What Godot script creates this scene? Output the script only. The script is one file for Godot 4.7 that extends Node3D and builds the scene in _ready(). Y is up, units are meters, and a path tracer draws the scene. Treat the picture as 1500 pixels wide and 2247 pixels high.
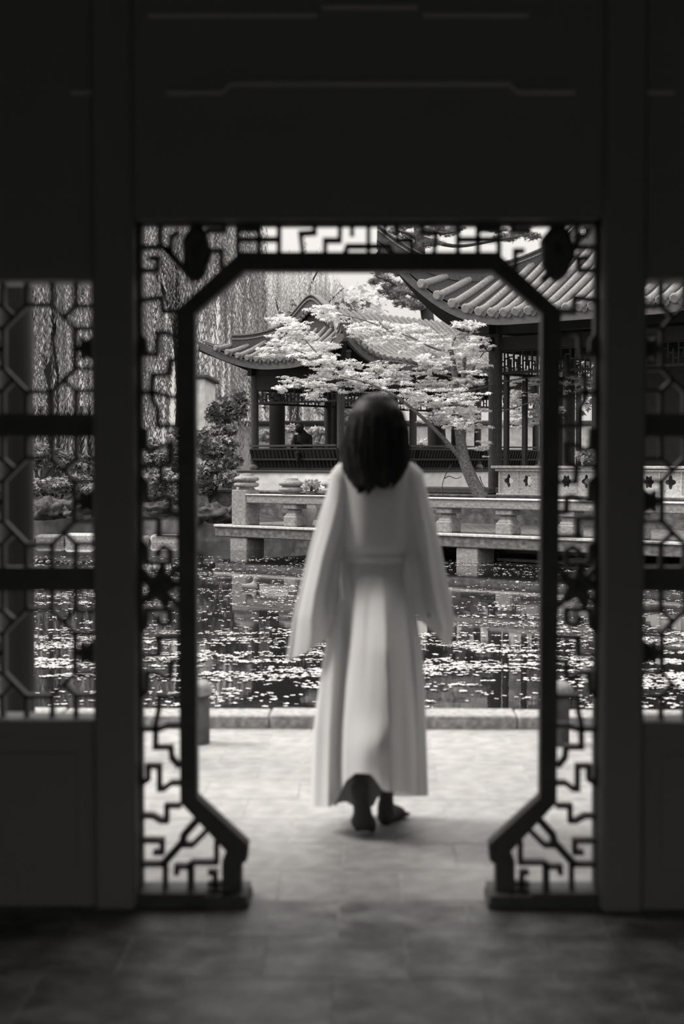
extends Node3D
# A dark timber hall opening through a fretwork screen onto a garden pond, seen in black and white.

const F := 3300.0                       # focal length in pixels of the 1500x2247 frame
const EYE := Vector3(0.0, 1.40, 0.0)
const SCREEN_D := 4.75                  # distance of the fretwork screen
const E1 := Vector3(0.77, 0.0, 0.638)   # along the stone deck's front edge, towards the right and nearer
const E2 := Vector3(0.638, 0.0, -0.77)  # inwards over the deck, away from the pond
const DECK := Vector3(-3.43, 0.0, -33.5)

var look: Basis
var M := {}
var noises := {}
var taken := {}

# ---------------------------------------------------------------- helpers
func at(u: float, v: float, d: float) -> Vector3:
	var r := look * Vector3((u - 750.0) / F, -(v - 1123.5) / F, -1.0)
	return EYE + r * (d / -r.z)

func deck(t: float, off: float, y := 0.0) -> Vector3:
	return DECK + E1 * t + E2 * off + Vector3(0, y, 0)

func numbered(called: String) -> String:
	var n: int = taken.get(called, 0)
	taken[called] = n + 1
	return called if n == 0 else "%s_%03d" % [called, n]

func tag(o: Node, label: String, category: String, group := "", kind := "") -> Node:
	o.set_meta("label", label)
	o.set_meta("category", category)
	if group: o.set_meta("group", group)
	if kind: o.set_meta("kind", kind)
	return o

func thing(called: String, label: String, category: String, pos := Vector3.ZERO, turn := 0.0, group := "") -> Node3D:
	var o := Node3D.new()
	o.name = numbered(called)
	add_child(o, true)
	o.position = pos
	o.rotation.y = turn
	tag(o, label, category, group)
	return o

func setting(called: String, label: String, category: String, pos := Vector3.ZERO, turn := 0.0) -> Node3D:
	var o := thing(called, label, category, pos, turn)
	o.set_meta("kind", "structure")
	return o

class Shape:
	var v := PackedVector3Array()
	var n := PackedVector3Array()

	func tri(a: Vector3, b: Vector3, c: Vector3) -> void:       # a, b, c counter-clockwise from outside
		var m := (b - a).cross(c - a)
		if m.length_squared() < 1e-16: return
		m = m.normalized()
		v.append_array([a, c, b]); n.append_array([m, m, m])

	func tri_n(a: Vector3, b: Vector3, c: Vector3, na: Vector3, nb: Vector3, nc: Vector3) -> void:
		v.append_array([a, c, b]); n.append_array([na, nc, nb])

	func face(pts: Array, centre: Vector3) -> void:             # a flat convex face, turned away from centre
		var m: Vector3 = (pts[1] - pts[0]).cross(pts[2] - pts[0])
		var mid := Vector3.ZERO
		for p in pts: mid += p
		mid /= pts.size()
		for i in range(1, pts.size() - 1):
			if m.dot(mid - centre) >= 0.0: tri(pts[0], pts[i], pts[i + 1])
			else: tri(pts[0], pts[i + 1], pts[i])

	func box(xf: Transform3D, size: Vector3, ch := 0.0) -> void:
		var h := size * 0.5
		var c := minf(ch, minf(h.x, minf(h.y, h.z)) * 0.8)
		var o := xf.origin
		var S := [-1.0, 1.0]
		if c <= 0.0:
			for ax in 3:
				for s in S:
					var pts := []
					for k in [[-1, -1], [1, -1], [1, 1], [-1, 1]]:
						var p := Vector3.ZERO
						p[ax] = s * h[ax]; p[(ax + 1) % 3] = k[0] * h[(ax + 1) % 3]; p[(ax + 2) % 3] = k[1] * h[(ax + 2) % 3]
						pts.append(xf * p)
					face(pts, o)
			return
		var P := func(ax: int, sx: float, sy: float, sz: float) -> Vector3:
			var q := Vector3(sx * (h.x - c), sy * (h.y - c), sz * (h.z - c))
			q[ax] = [sx, sy, sz][ax] * h[ax]
			return xf * q
		for ax in 3:
			for s in S:
				var pts := []
				for k in [[-1, -1], [1, -1], [1, 1], [-1, 1]]:
					var g := [0.0, 0.0, 0.0]
					g[ax] = s; g[(ax + 1) % 3] = k[0]; g[(ax + 2) % 3] = k[1]
					pts.append(P.call(ax, g[0], g[1], g[2]))
				face(pts, o)
		for ax in 3:                                             # the twelve chamfers
			var b := (ax + 1) % 3
			var d := (ax + 2) % 3
			for s in S:
				for t in S:
					var g := [0.0, 0.0, 0.0]
					g[b] = s; g[d] = t
					var lo := g.duplicate(); lo[ax] = -1.0
					var hi := g.duplicate(); hi[ax] = 1.0
					face([P.call(b, lo[0], lo[1], lo[2]), P.call(b, hi[0], hi[1], hi[2]), P.call(d, hi[0], hi[1], hi[2]), P.call(d, lo[0], lo[1], lo[2])], o)
		for sx in S:
			for sy in S:
				for sz in S:
					face([P.call(0, sx, sy, sz), P.call(1, sx, sy, sz), P.call(2, sx, sy, sz)], o)

	func grid(rows: Array, wrap := false, caps := false, turn := 0) -> void:   # smooth surface through rows of points
		var R := rows.size()
		var C: int = rows[0].size()
		var nn := []
		for i in R:
			var line := PackedVector3Array()
			line.resize(C)
			nn.append(line)
		var W := C if wrap else C - 1
		var vol := 0.0
		for i in R - 1:
			for j in W:
				var j2 := (j + 1) % C
				var a: Vector3 = rows[i][j]; var b: Vector3 = rows[i][j2]; var c: Vector3 = rows[i + 1][j2]; var d: Vector3 = rows[i + 1][j]
				var m := (c - a).cross(d - b)
				nn[i][j] += m; nn[i][j2] += m; nn[i + 1][j2] += m; nn[i + 1][j] += m
				vol += a.cross(b).dot(c) + a.cross(c).dot(d)
		if caps:
			for e in [0, R - 1]:
				var mid := Vector3.ZERO
				for p in rows[e]: mid += p
				mid /= C
				for j in C:
					var s := -1.0 if e == 0 else 1.0
					vol += s * (rows[e][j] as Vector3).cross(rows[e][(j + 1) % C]).dot(mid)
		var flip := (vol < 0.0) if turn == 0 else turn < 0
		for i in R:
			for j in C:
				nn[i][j] = (nn[i][j] as Vector3).normalized() * (-1.0 if flip else 1.0)
		for i in R - 1:
			for j in W:
				var j2 := (j + 1) % C
				if flip:
					tri_n(rows[i][j], rows[i + 1][j2], rows[i][j2], nn[i][j], nn[i + 1][j2], nn[i][j2])
					tri_n(rows[i][j], rows[i + 1][j], rows[i + 1][j2], nn[i][j], nn[i + 1][j], nn[i + 1][j2])
				else:
					tri_n(rows[i][j], rows[i][j2], rows[i + 1][j2], nn[i][j], nn[i][j2], nn[i + 1][j2])
					tri_n(rows[i][j], rows[i + 1][j2], rows[i + 1][j], nn[i][j], nn[i + 1][j2], nn[i + 1][j])
		if caps:
			for e in [0, R - 1]:
				var mid := Vector3.ZERO
				for p in rows[e]: mid += p
				mid /= C
				for j in C:
					if (e == 0) != flip: tri(rows[e][(j + 1) % C], rows[e][j], mid)
					else: tri(rows[e][j], rows[e][(j + 1) % C], mid)

	func lathe(profile: Array, sides: int, xf: Transform3D, squash := 1.0) -> void:   # profile of Vector2(radius, height)
		var rows := []
		for p in profile:
			var line := PackedVector3Array()
			for j in sides:
				var a := TAU * j / sides
				line.append(xf * Vector3(p.x * cos(a), p.y, p.x * sin(a) * squash))
			rows.append(line)
		grid(rows, true, true)

	func tube(pts: Array, radii: Array, sides := 6, caps := true) -> void:
		var rows := []
		var side := Vector3.ZERO
		for i in pts.size():
			var t: Vector3 = (pts[mini(i + 1, pts.size() - 1)] - pts[maxi(i - 1, 0)]).normalized()
			if side == Vector3.ZERO: side = t.cross(Vector3.UP if absf(t.y) < 0.9 else Vector3.RIGHT).normalized()
			side = (side - t * side.dot(t)).normalized()
			var up := side.cross(t)
			var line := PackedVector3Array()
			for j in sides:
				var a := TAU * j / sides
				line.append(pts[i] + (side * cos(a) + up * sin(a)) * radii[i])
			rows.append(line)
		grid(rows, true, caps)

	func sweep(pts: Array, profile: Array) -> void:              # profile of Vector2(sideways, up), closed, flat sides
		var rows := []
		var mids := []
		for i in pts.size():
			var t: Vector3 = pts[mini(i + 1, pts.size() - 1)] - pts[maxi(i - 1, 0)]
			t.y = 0.0
			var side := t.normalized().cross(Vector3.UP)
			var line := []
			var mid := Vector3.ZERO
			for q in profile:
				line.append(pts[i] + side * q.x + Vector3.UP * q.y)
				mid += line[-1]
			rows.append(line)
			mids.append(mid / profile.size())
		for i in rows.size() - 1:
			for j in profile.size():
				var k := (j + 1) % profile.size()
				face([rows[i][j], rows[i][k], rows[i + 1][k], rows[i + 1][j]], (mids[i] + mids[i + 1]) * 0.5)
		face(rows[0], mids[1])
		face(rows[-1], mids[-2])

	func extrude(poly: PackedVector2Array, z0: float, z1: float, xf: Transform3D) -> void:
		var idx := Geometry2D.triangulate_polygon(poly)
		var out := Geometry2D.is_polygon_clockwise(poly)
		for i in range(0, idx.size(), 3):
			var a := poly[idx[i]]; var b := poly[idx[i + 1]]; var c := poly[idx[i + 2]]
			if (b - a).cross(c - a) < 0.0:
				var s := b; b = c; c = s
			tri(xf * Vector3(a.x, a.y, z1), xf * Vector3(b.x, b.y, z1), xf * Vector3(c.x, c.y, z1))
			tri(xf * Vector3(a.x, a.y, z0), xf * Vector3(c.x, c.y, z0), xf * Vector3(b.x, b.y, z0))
		for i in poly.size():
			var a := poly[i]; var b := poly[(i + 1) % poly.size()]
			if out:
				var s := a; a = b; b = s
			var p := xf * Vector3(a.x, a.y, z0); var q := xf * Vector3(b.x, b.y, z0)
			var r := xf * Vector3(b.x, b.y, z1); var s2 := xf * Vector3(a.x, a.y, z1)
			tri(p, q, r); tri(p, r, s2)

	func ribbon(line: PackedVector2Array, w: float, z0: float, z1: float, xf: Transform3D) -> void:  # a bar that follows a line
		for p in Geometry2D.offset_polyline(line, w * 0.5, Geometry2D.JOIN_MITER, Geometry2D.END_BUTT):
			if Geometry2D.is_polygon_clockwise(p): continue
			extrude(p, z0, z1, xf)

	func rock(centre: Vector3, r: Vector3, seed_: int, rough := 0.25, sides := 14, rings := 9, floor_cut := -1.0) -> void:
		var nz := FastNoiseLite.new()
		nz.seed = seed_
		nz.frequency = 0.9
		var rows := []
		for i in rings + 1:
			var th := PI * (0.02 + 0.96 * i / rings)
			var line := PackedVector3Array()
			for j in sides:
				var ph := TAU * j / sides
				var q := Vector3(sin(th) * cos(ph), cos(th), sin(th) * sin(ph))
				var k := 1.0 + rough * (nz.get_noise_3dv(q * 1.4) * 1.4 + 0.5 * nz.get_noise_3dv(q * 4.0))
				q *= k
				if q.y < floor_cut: q.y = floor_cut
				line.append(centre + q * r)
			rows.append(line)
		grid(rows, true, true)

	func mesh() -> ArrayMesh:
		var a := []
		a.resize(Mesh.ARRAY_MAX)
		a[Mesh.ARRAY_VERTEX] = v
		a[Mesh.ARRAY_NORMAL] = n
		var m := ArrayMesh.new()
		m.add_surface_from_arrays(Mesh.PRIMITIVE_TRIANGLES, a)
		return m

func put(called: String, shape, material: Material, parent: Node = null, kind := "") -> MeshInstance3D:
	var o := MeshInstance3D.new()
	o.mesh = shape.mesh() if shape is Shape else shape
	o.material_override = material
	o.cast_shadow = GeometryInstance3D.SHADOW_CASTING_SETTING_ON
	if parent == null:
		o.name = numbered(called)
		add_child(o, true)
	else:
		o.name = called
		parent.add_child(o, true)
	if kind: o.set_meta("kind", kind)
	return o

func slab(x0: float, x1: float, y0: float, y1: float, z0: float, z1: float, ch := 0.0) -> Shape:
	var s := Shape.new()
	s.box(Transform3D(Basis(), Vector3(x0 + x1, y0 + y1, z0 + z1) * 0.5), Vector3(absf(x1 - x0), absf(y1 - y0), absf(z1 - z0)), ch)
	return s

func place(pos: Vector3, turn := 0.0) -> Transform3D:
	return Transform3D(Basis(Vector3.UP, turn), pos)

func scatter(called: String, parent: Node, mesh: Mesh, material: Material, where: Array, tints: Array = []) -> MultiMeshInstance3D:
	var mm := MultiMesh.new()
	mm.transform_format = MultiMesh.TRANSFORM_3D
	mm.use_colors = not tints.is_empty()
	mm.mesh = mesh
	mm.instance_count = where.size()
	for i in where.size():
		mm.set_instance_transform(i, where[i])
		if tints: mm.set_instance_color(i, tints[i])
	var o := MultiMeshInstance3D.new()
	o.multimesh = mm
	o.material_override = material
	o.name = called if parent != self else numbered(called)
	o.set_meta("kind", "stuff")
	parent.add_child(o, true)
	return o

# ---------------------------------------------------------------- materials
func noise_tex(key: String, freq: float, lo: float, hi: float, as_normal := false, strength := 4.0, stretch := "") -> NoiseTexture2D:
	if noises.has(key): return noises[key]
	var nz := FastNoiseLite.new()
	nz.seed = hash(key) % 9973
	nz.frequency = freq
	nz.noise_type = FastNoiseLite.TYPE_SIMPLEX_SMOOTH
	nz.fractal_octaves = 5
	nz.fractal_gain = 0.55
	var t := NoiseTexture2D.new()
	t.width = 512
	t.height = 512
	if stretch == "grain":
		t.width = 1024
		t.height = 64
	t.seamless = true
	t.as_normal_map = as_normal
	t.bump_strength = strength
	if not as_normal:
		var g := Gradient.new()
		g.set_color(0, Color(lo, lo, lo))
		g.set_color(1, Color(hi, hi, hi))
		t.color_ramp = g
	t.noise = nz
	noises[key] = t
	return t

func mat(called: String, grey: float, rough: float, tex := "", scale := 1.0, bump := 0.0) -> StandardMaterial3D:
	var m := StandardMaterial3D.new()
	m.resource_name = called
	m.albedo_color = Color(grey, grey, grey).linear_to_srgb()
	m.roughness = rough
	m.metallic_specular = 0.35
	m.uv1_triplanar = true
	m.uv1_world_triplanar = true
	m.uv1_scale = Vector3.ONE * scale
	if tex == "stone": m.albedo_texture = noise_tex("stone", 0.02, 0.62, 1.0)
	elif tex == "blotch": m.albedo_texture = noise_tex("blotch", 0.008, 0.45, 1.0)
	elif tex == "soft": m.albedo_texture = noise_tex("soft", 0.012, 0.8, 1.0)
	elif tex == "wood": m.albedo_texture = noise_tex("wood", 0.02, 0.6, 1.0, false, 0, "grain")
	if bump > 0.0:
		m.normal_enabled = true
		m.normal_texture = noise_tex("relief", 0.03, 0, 1, true, 6.0)
		m.normal_scale = bump
	M[called] = m
	return m

func leaf_mat(called: String, grey: float, through: float) -> StandardMaterial3D:
	var m := StandardMaterial3D.new()
	m.resource_name = called
	m.albedo_color = Color(grey, grey, grey).linear_to_srgb()
	m.roughness = 0.6
	m.backlight_enabled = true
	m.backlight = Color(through, through, through).linear_to_srgb()
	m.vertex_color_use_as_albedo = true
	M[called] = m
	return m

func make_materials() -> void:
	mat("dark_wood", 0.29, 0.7)
	mat("screen_wood", 0.14, 0.6, "soft", 1.0)
	mat("moulding_highlight", 0.6, 0.4)  # pale tone paints in the light caught along the mouldings
	mat("floor_tile", 0.47, 0.5, "soft", 1.3, 0.1)
	mat("floor_tile_pale", 0.49, 0.5, "soft", 1.1, 0.1)
	mat("floor_tile_worn", 0.45, 0.45, "soft", 1.6, 0.1)
	mat("indoor_tile_dimmed", 0.44, 0.5, "blotch", 1.2, 0.1)  # darker than outdoors: the hall's dimness is put into the tile colour
	mat("indoor_tile_dimmed_worn", 0.46, 0.45, "blotch", 1.0, 0.1)
	mat("column_lacquer", 0.014, 0.5)
	mat("floor_joint", 0.62, 0.8, "stone", 2.0)
	mat("plaster_dark", 0.06, 0.8, "soft", 0.6)
	mat("kerb_stone", 0.55, 0.75, "stone", 2.0, 0.3)
	mat("rail_stone", 0.40, 0.85, "stone", 1.2, 0.5)
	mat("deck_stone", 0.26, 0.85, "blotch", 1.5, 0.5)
	mat("grey_stone", 0.22, 0.9, "blotch", 1.2, 0.6)
	mat("dark_stone", 0.09, 0.9, "stone", 1.5, 0.6)
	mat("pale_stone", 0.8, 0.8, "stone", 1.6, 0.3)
	mat("pale_plaster", 0.9, 0.9, "soft", 0.5)
	mat("roof_tile", 0.33, 0.8, "stone", 1.6, 0.5)
	mat("roof_pan", 0.06, 0.85, "stone", 2.0, 0.5)
	mat("ridge_tile", 0.13, 0.8, "stone", 2.0, 0.4)
	mat("ridge_line", 0.34, 0.8, "stone", 2.0, 0.3)
	mat("fascia", 0.11, 0.8, "soft", 1.0)
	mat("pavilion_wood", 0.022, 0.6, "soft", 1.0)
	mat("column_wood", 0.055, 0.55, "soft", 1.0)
	mat("gable", 0.16, 0.85, "soft", 1.0)
	mat("bark_pale", 0.34, 0.9, "blotch", 3.0, 0.6)
	mat("bark_dark", 0.09, 0.9, "stone", 3.0, 0.6)
	mat("earth", 0.12, 0.95, "blotch", 0.5, 0.4)
	mat("rock", 0.13, 0.9, "blotch", 1.3, 0.8)
	mat("glazed_pale", 0.6, 0.35, "soft", 2.0)
	mat("glazed_grey", 0.35, 0.4, "soft", 2.0)
	mat("cloth_dark", 0.008, 0.9)
	mat("dress_dark", 0.15, 0.9)
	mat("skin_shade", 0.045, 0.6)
	mat("skin_far", 0.2, 0.6)
	mat("hair", 0.018, 0.5)
	mat("duck", 0.25, 0.6)
	mat("window_dark", 0.05, 0.4)
	var c := mat("robe", 0.82, 0.9)
	c.backlight_enabled = true
	c.backlight = Color(0.36, 0.36, 0.36).linear_to_srgb()
	c.rim_enabled = true
	c.rim = 0.3
	var w := mat("water", 0.012, 0.03, "", 0.35)
	w.normal_enabled = true
	w.normal_texture = noise_tex("ripple", 0.01, 0, 1, true, 3.0)
	w.normal_scale = 0.02
	w.metallic_specular = 0.5
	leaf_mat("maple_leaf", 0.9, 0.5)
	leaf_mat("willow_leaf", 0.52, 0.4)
	leaf_mat("far_leaf", 0.75, 0.5)  # on the distant trees the pale tone stands in for haze
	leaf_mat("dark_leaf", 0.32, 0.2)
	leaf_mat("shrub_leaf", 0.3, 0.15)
	leaf_mat("pad_leaf", 0.62, 0.0)

# ---------------------------------------------------------------- leaves
func leaf_star(points := 5, inner := 0.45) -> ArrayMesh:     # a lobed leaf of unit reach with a drooping rim
	var s := Shape.new()
	var rim := []
	for i in points * 2:
		var a := TAU * i / (points * 2)
		var r := 1.0 if i % 2 == 0 else inner
		rim.append(Vector3(cos(a) * r, -0.25 * r * r, sin(a) * r))
	for i in rim.size():
		s.tri(Vector3.ZERO, rim[(i + 1) % rim.size()], rim[i])
	return s.mesh()

func leaf_blade(w: float) -> ArrayMesh:
	var s := Shape.new()
	var a := Vector3.ZERO; var b := Vector3(w, -0.1, 0.45); var c := Vector3(0, -0.2, 1.0); var d := Vector3(-w, -0.1, 0.45); var m := Vector3(0, 0, 0.5)
	s.tri(a, m, b); s.tri(b, m, c); s.tri(c, m, d); s.tri(d, m, a)
	return s.mesh()

func needle_tuft() -> ArrayMesh:
	var s := Shape.new()
	for i in 12:
		var a := TAU * i / 12.0 + 0.3 * (i % 3)
		var tip := Vector3(cos(a), 0.55 + 0.35 * sin(i * 2.1), sin(a)).normalized()
		var side := tip.cross(Vector3.UP).normalized() * 0.07
		s.tri(side, -side, tip)
		s.tri(Vector3(0, 0.07, 0), Vector3(0, -0.07, 0), tip)
	return s.mesh()

func willow_strand() -> ArrayMesh:                           # one hanging withe, one unit long, with its narrow leaves
	var s := Shape.new()
	s.tri(Vector3(-0.004, 0, 0), Vector3(0.004, 0, 0), Vector3(0.02, -1, 0))
	for i in 44:
		var y := -0.03 - 0.96 * i / 44.0
		var a := i * 2.4
		var o := Vector3(0.02 * -y, y, 0)
		var tip := o + Vector3(cos(a) * 0.05, -0.07, sin(a) * 0.05)
		var side := Vector3(-sin(a), 0, cos(a)) * 0.014
		var mid := (o + tip) * 0.5
		s.tri(o, mid + side, tip)
		s.tri(o, tip, mid - side)
	return s.mesh()

func tuft_places(pads: Array, n: int, size: float, tilt: float, seed_: int, shell := 0.0) -> Array:   # pads: [centre, radii]
	var rng := RandomNumberGenerator.new()
	rng.seed = seed_
	var total := 0.0
	for p in pads: total += pow(p[1].x * p[1].y * p[1].z, 0.6)
	var out := []
	for p in pads:
		var k := int(n * pow(p[1].x * p[1].y * p[1].z, 0.6) / total)
		for i in k:
			var q := Vector3(rng.randfn(), rng.randfn(), rng.randfn())
			if shell > 0.0: q = q.normalized() * (1.0 - shell * rng.randf() * rng.randf())
			else: q = q.normalized() * pow(rng.randf(), 0.45)
			var b := Basis(Vector3.UP, rng.randf() * TAU) * Basis(Vector3.RIGHT, rng.randfn() * tilt) * Basis(Vector3.BACK, rng.randfn() * tilt)
			out.append(Transform3D(b.scaled(Vector3.ONE * size * rng.randf_range(0.65, 1.3)), p[0] + q * p[1]))
	return out

func sprays(pads: Array, per_pad: int, reach: float, seed_: int) -> Array:   # breaks big pads up into flat sprays with gaps between
	var rng := RandomNumberGenerator.new()
	rng.seed = seed_
	var out := []
	for p in pads:
		for i in int(per_pad * clampf(p[1].x / 0.4, 0.4, 1.6)):
			var q := Vector3(rng.randfn(), rng.randfn(), rng.randfn())
			q = q.normalized() * pow(rng.randf(), 0.4)
			var r := reach * rng.randf_range(0.6, 1.4)
			out.append([p[0] + q * p[1] * Vector3(1.12, 1, 1.12), Vector3(r, r * 0.15, r)])
	return out

func tints(n: int, lo: float, hi: float, seed_: int) -> Array:
	var rng := RandomNumberGenerator.new()
	rng.seed = seed_
	var out := []
	for i in n:
		var g := rng.randf_range(lo, hi)
		out.append(Color(g, g, g))
	return out

# ---------------------------------------------------------------- the scene
func _ready() -> void:
	look = Basis(Vector3.UP, atan(58.0 / F)) * Basis(Vector3.RIGHT, -atan(110.5 / F))
	var cam := Camera3D.new()
	cam.name = "camera"
	add_child(cam)
	cam.transform = Transform3D(look, EYE)
	var lens := CameraAttributesPhysical.new()
	lens.frustum_focal_length = 12.0 / (1123.5 / F)
	lens.frustum_focus_distance = 30.0
	lens.frustum_near = 0.05
	lens.frustum_far = 400.0
	lens.exposure_aperture = 1.6
	cam.attributes = lens
	cam.fov = rad_to_deg(2.0 * atan(1123.5 / F))
	cam.current = true
	var sky := ProceduralSkyMaterial.new()
	# an overcast sky: three times as bright overhead as at the horizon
	sky.sky_top_color = Color(2.7, 2.58, 2.46).linear_to_srgb()
	sky.sky_horizon_color = Color(0.64, 0.612, 0.583).linear_to_srgb()
	sky.ground_bottom_color = Color(0.26, 0.25, 0.24).linear_to_srgb()
	sky.ground_horizon_color = Color(0.4, 0.38, 0.36).linear_to_srgb()
	sky.sky_curve = 0.6
	var env := Environment.new()
	env.background_mode = Environment.BG_SKY
	env.sky = Sky.new()
	env.sky.sky_material = sky
	env.tonemap_mode = Environment.TONE_MAPPER_LINEAR
	env.tonemap_exposure = 1.0
	env.sdfgi_enabled = true
	env.ssao_enabled = true
	env.ssil_enabled = true
	var we := WorldEnvironment.new()
	we.name = "surroundings"
	we.environment = env
	add_child(we)
	var sun := DirectionalLight3D.new()
	sun.name = "veiled_sun"
	sun.light_color = Color(1.0, 0.975, 0.95)
	sun.light_energy = 1.3
	sun.light_angular_distance = 22.0
	sun.shadow_enabled = true
	sun.transform = Transform3D(Basis.looking_at(-Vector3(-0.69, 0.69, -0.15).normalized(), Vector3.UP), Vector3(-10, 20, -8))
	add_child(sun)
	make_materials()
	build_hall()
	build_floor()
	build_pond()
	build_far_ground()
	build_left_pavilion()
	build_right_pavilion()
	build_balustrade()
	build_screen()
	build_windows()
	build_terrace_things()
	build_trees()
	build_bank()
	build_woman()
	build_floating_leaves()

# ---------------------------------------------------------------- hall
func build_hall() -> void:
	var w: Material = M.dark_wood
	# the front wall: the timber round the door and the side windows
	var f = setting("wall_front", "dark timber front wall of the hall, around the doorway and side windows", "wall")
	var top = at(808, 490, SCREEN_D).y
	var xl0 = at(217, 1100, SCREEN_D).x; var xl1 := at(306, 1100, SCREEN_D).x
	var xr0 = at(1309, 1100, SCREEN_D).x; var xr1 := at(1401, 1100, SCREEN_D).x
	var wl = at(-41, 1100, SCREEN_D).x; var wr := at(1657, 1100, SCREEN_D).x
	var wt = at(110, 621, SCREEN_D).y; var wb := at(110, 1573, SCREEN_D).y
	var z0 = -SCREEN_D - 0.09; var z1 := -SCREEN_D + 0.09
	put("door_post", slab(xl0, xl1, 0, 3.4, z0, z1 + 0.03, 0.012), w, f)
	put("door_post", slab(xr0, xr1, 0, 3.4, z0, z1 + 0.03, 0.012), w, f)
	put("lintel_board", slab(xl1, xr0, top, 3.4, z0, z1), w, f)
	for side in [[wl, xl0], [xr1, wr]]:
		put("upper_board", slab(side[0], side[1], wt, 3.4, z0, z1), w, f)
		put("dado_board", slab(side[0], side[1], 0, wb, z0, z1 - 0.02), w, f)
		put("dado_rail", slab(side[0], side[1], wb - 0.05, wb, z1 - 0.02, z1 - 0.01, 0.004), w, f)
		put("dado_panel", slab(side[0] + 0.06, side[1] - 0.06, 0.12, wb - 0.1, z1 - 0.02, z1 - 0.012, 0.004), w, f)
	put("outer_post", slab(wl - 0.13, wl, 0, 3.4, z0, z1 + 0.03, 0.012), w, f)
	put("outer_post", slab(wr, wr + 0.13, 0, 3.4, z0, z1 + 0.03, 0.012), w, f)
	put("side_board", slab(-4.0, wl - 0.13, 0, 3.4, z0, z1), w, f)
	put("side_board", slab(wr + 0.13, 4.0, 0, 3.4, z0, z1), w, f)
	# raised mouldings in the stepped outline on the lintel
	var lines = [
		[[365, 203], [488, 203], [506, 184], [1116, 184], [1134, 202], [1262, 202]],
		[[155, 203], [218, 203]], [[1405, 202], [1478, 202]],
		[[325, 34], [696, 33]], [[706, 16], [916, 16]], [[928, 33], [1160, 33]],
	]
	for l in lines:
		var pts = []
		var rr = []
		for p in l:
			pts.append(at(p[0], p[1], SCREEN_D - 0.10))
			rr.append(0.009)
		put("moulding", tube_of(pts, rr, 8), M.moulding_highlight, f)
	# the rest of the shell
	put("boards", slab(-4.2, -4.0, 0, 3.4, -4.84, 3.2), M.plaster_dark, setting("wall_left", "dark side wall of the hall, left of the camera", "wall"))
	put("boards", slab(4.0, 4.2, 0, 3.4, -4.84, 3.2), M.plaster_dark, setting("wall_right", "dark side wall of the hall, right of the camera", "wall"))
	var back = setting("wall_rear", "dark rear wall of the hall with two openings added for fill light", "wall")  # openings behind the camera, added to lift the indoor blacks
	for seg in [[-4.2, -3.2, 0.0, 3.4], [-0.3, 0.3, 0.0, 3.4], [3.2, 4.2, 0.0, 3.4], [-3.2, -0.3, 2.1, 3.4], [0.3, 3.2, 2.1, 3.4]]:
		put("boards", slab(seg[0], seg[1], seg[2], seg[3], 3.2, 3.4), M.plaster_dark, back)
	var c = setting("ceiling", "dark timber ceiling of the hall", "ceiling")
	put("boards", slab(-4.2, 4.2, 3.4, 3.6, -4.84, 3.4), M.plaster_dark, c)
	for i in 4:
		put("beam", slab(-4.0, 4.0, 3.18, 3.4, -3.6 + i * 1.9, -3.4 + i * 1.9, 0.02), M.dark_wood, c)
	put("boards", slab(2.25, 2.4, -0.3, 3.0, -8.6, -4.84), M.plaster_dark, setting("wall_added_shade", "dark wall added out of frame to the right to block skylight on the terrace", "wall"))  # added out of view; keeps skylight off the robe's right side
	var e = setting("ceiling_veranda", "deep unseen eaves added over the terrace before the hall for shade", "ceiling")  # out of frame; put in to shade the floor towards the hall
	put("boards", slab(-6.0, 6.0, 3.0, 3.15, -5.95, -4.84), M.dark_wood, e)

func tube_of(pts: Array, radii: Array, sides: int) -> Shape:
	var s = Shape.new()
	s.tube(pts, radii, sides)
	return s

func build_floor() -> void:
	var f = setting("floor", "pale square-tiled floor running from the dark hall out onto the terrace", "floor")
	put("bedding", slab(-6.0, 6.0, -0.35, -0.0014, -7.84, 3.6), M.floor_joint, f)
	var rng = RandomNumberGenerator.new()
	rng.seed = 71
	var variants = []
	for k in 3:
		variants.append(slab(-0.1972, 0.1972, -0.03, 0.0, -0.1784, 0.1784, 0.001).mesh())
	var mats = [M.floor_tile, M.floor_tile_pale, M.floor_tile_worn]
	for r in 15:
		var d = 3.305 + 0.181 + 0.362 * (r - 2)
		if d > 7.85: break
		for c in range(-5, 6):
			var x = 0.108 + 0.4 * c + (0.2 if r % 2 == 0 else 0.0)
			var o = put("tile", variants[rng.randi() % 3], mats[rng.randi() % 3] if d > 4.6 else [M.indoor_tile_dimmed, M.indoor_tile_dimmed_worn][rng.randi() % 2], f)
			o.position = Vector3(x, rng.randf_range(-0.0008, 0.0006), -d)
			o.rotation = Vector3(rng.randfn() * 0.0008, rng.randfn() * 0.001, rng.randfn() * 0.0008)
	# the outer edge of the terrace: a run of kerb stones
	var k = setting("kerb", "low pale stone kerb between the terrace and the pond", "kerb")
	var xs = [-3.9, -2.75, -1.62, -0.52, 0.78, 1.9, 3.0, 4.1]
	for i in xs.size() - 1:
		put("kerb_stone", slab(xs[i] + 0.003, xs[i + 1] - 0.003, -0.3, 0.068 + 0.004 * (i % 2), -8.07, -7.84, 0.008), M.kerb_stone, k)
	put("footing", slab(-7.0, 7.0, -1.4, -0.05, -8.05, -7.86), M.grey_stone, k)

func build_pond() -> void:
	var w = put("water", slab(-30, 30, -0.8, -0.55, -60, -8.0), M.water)
	tag(w, "dark still pond reflecting the pavilions and trees", "water", "", "structure")

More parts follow.
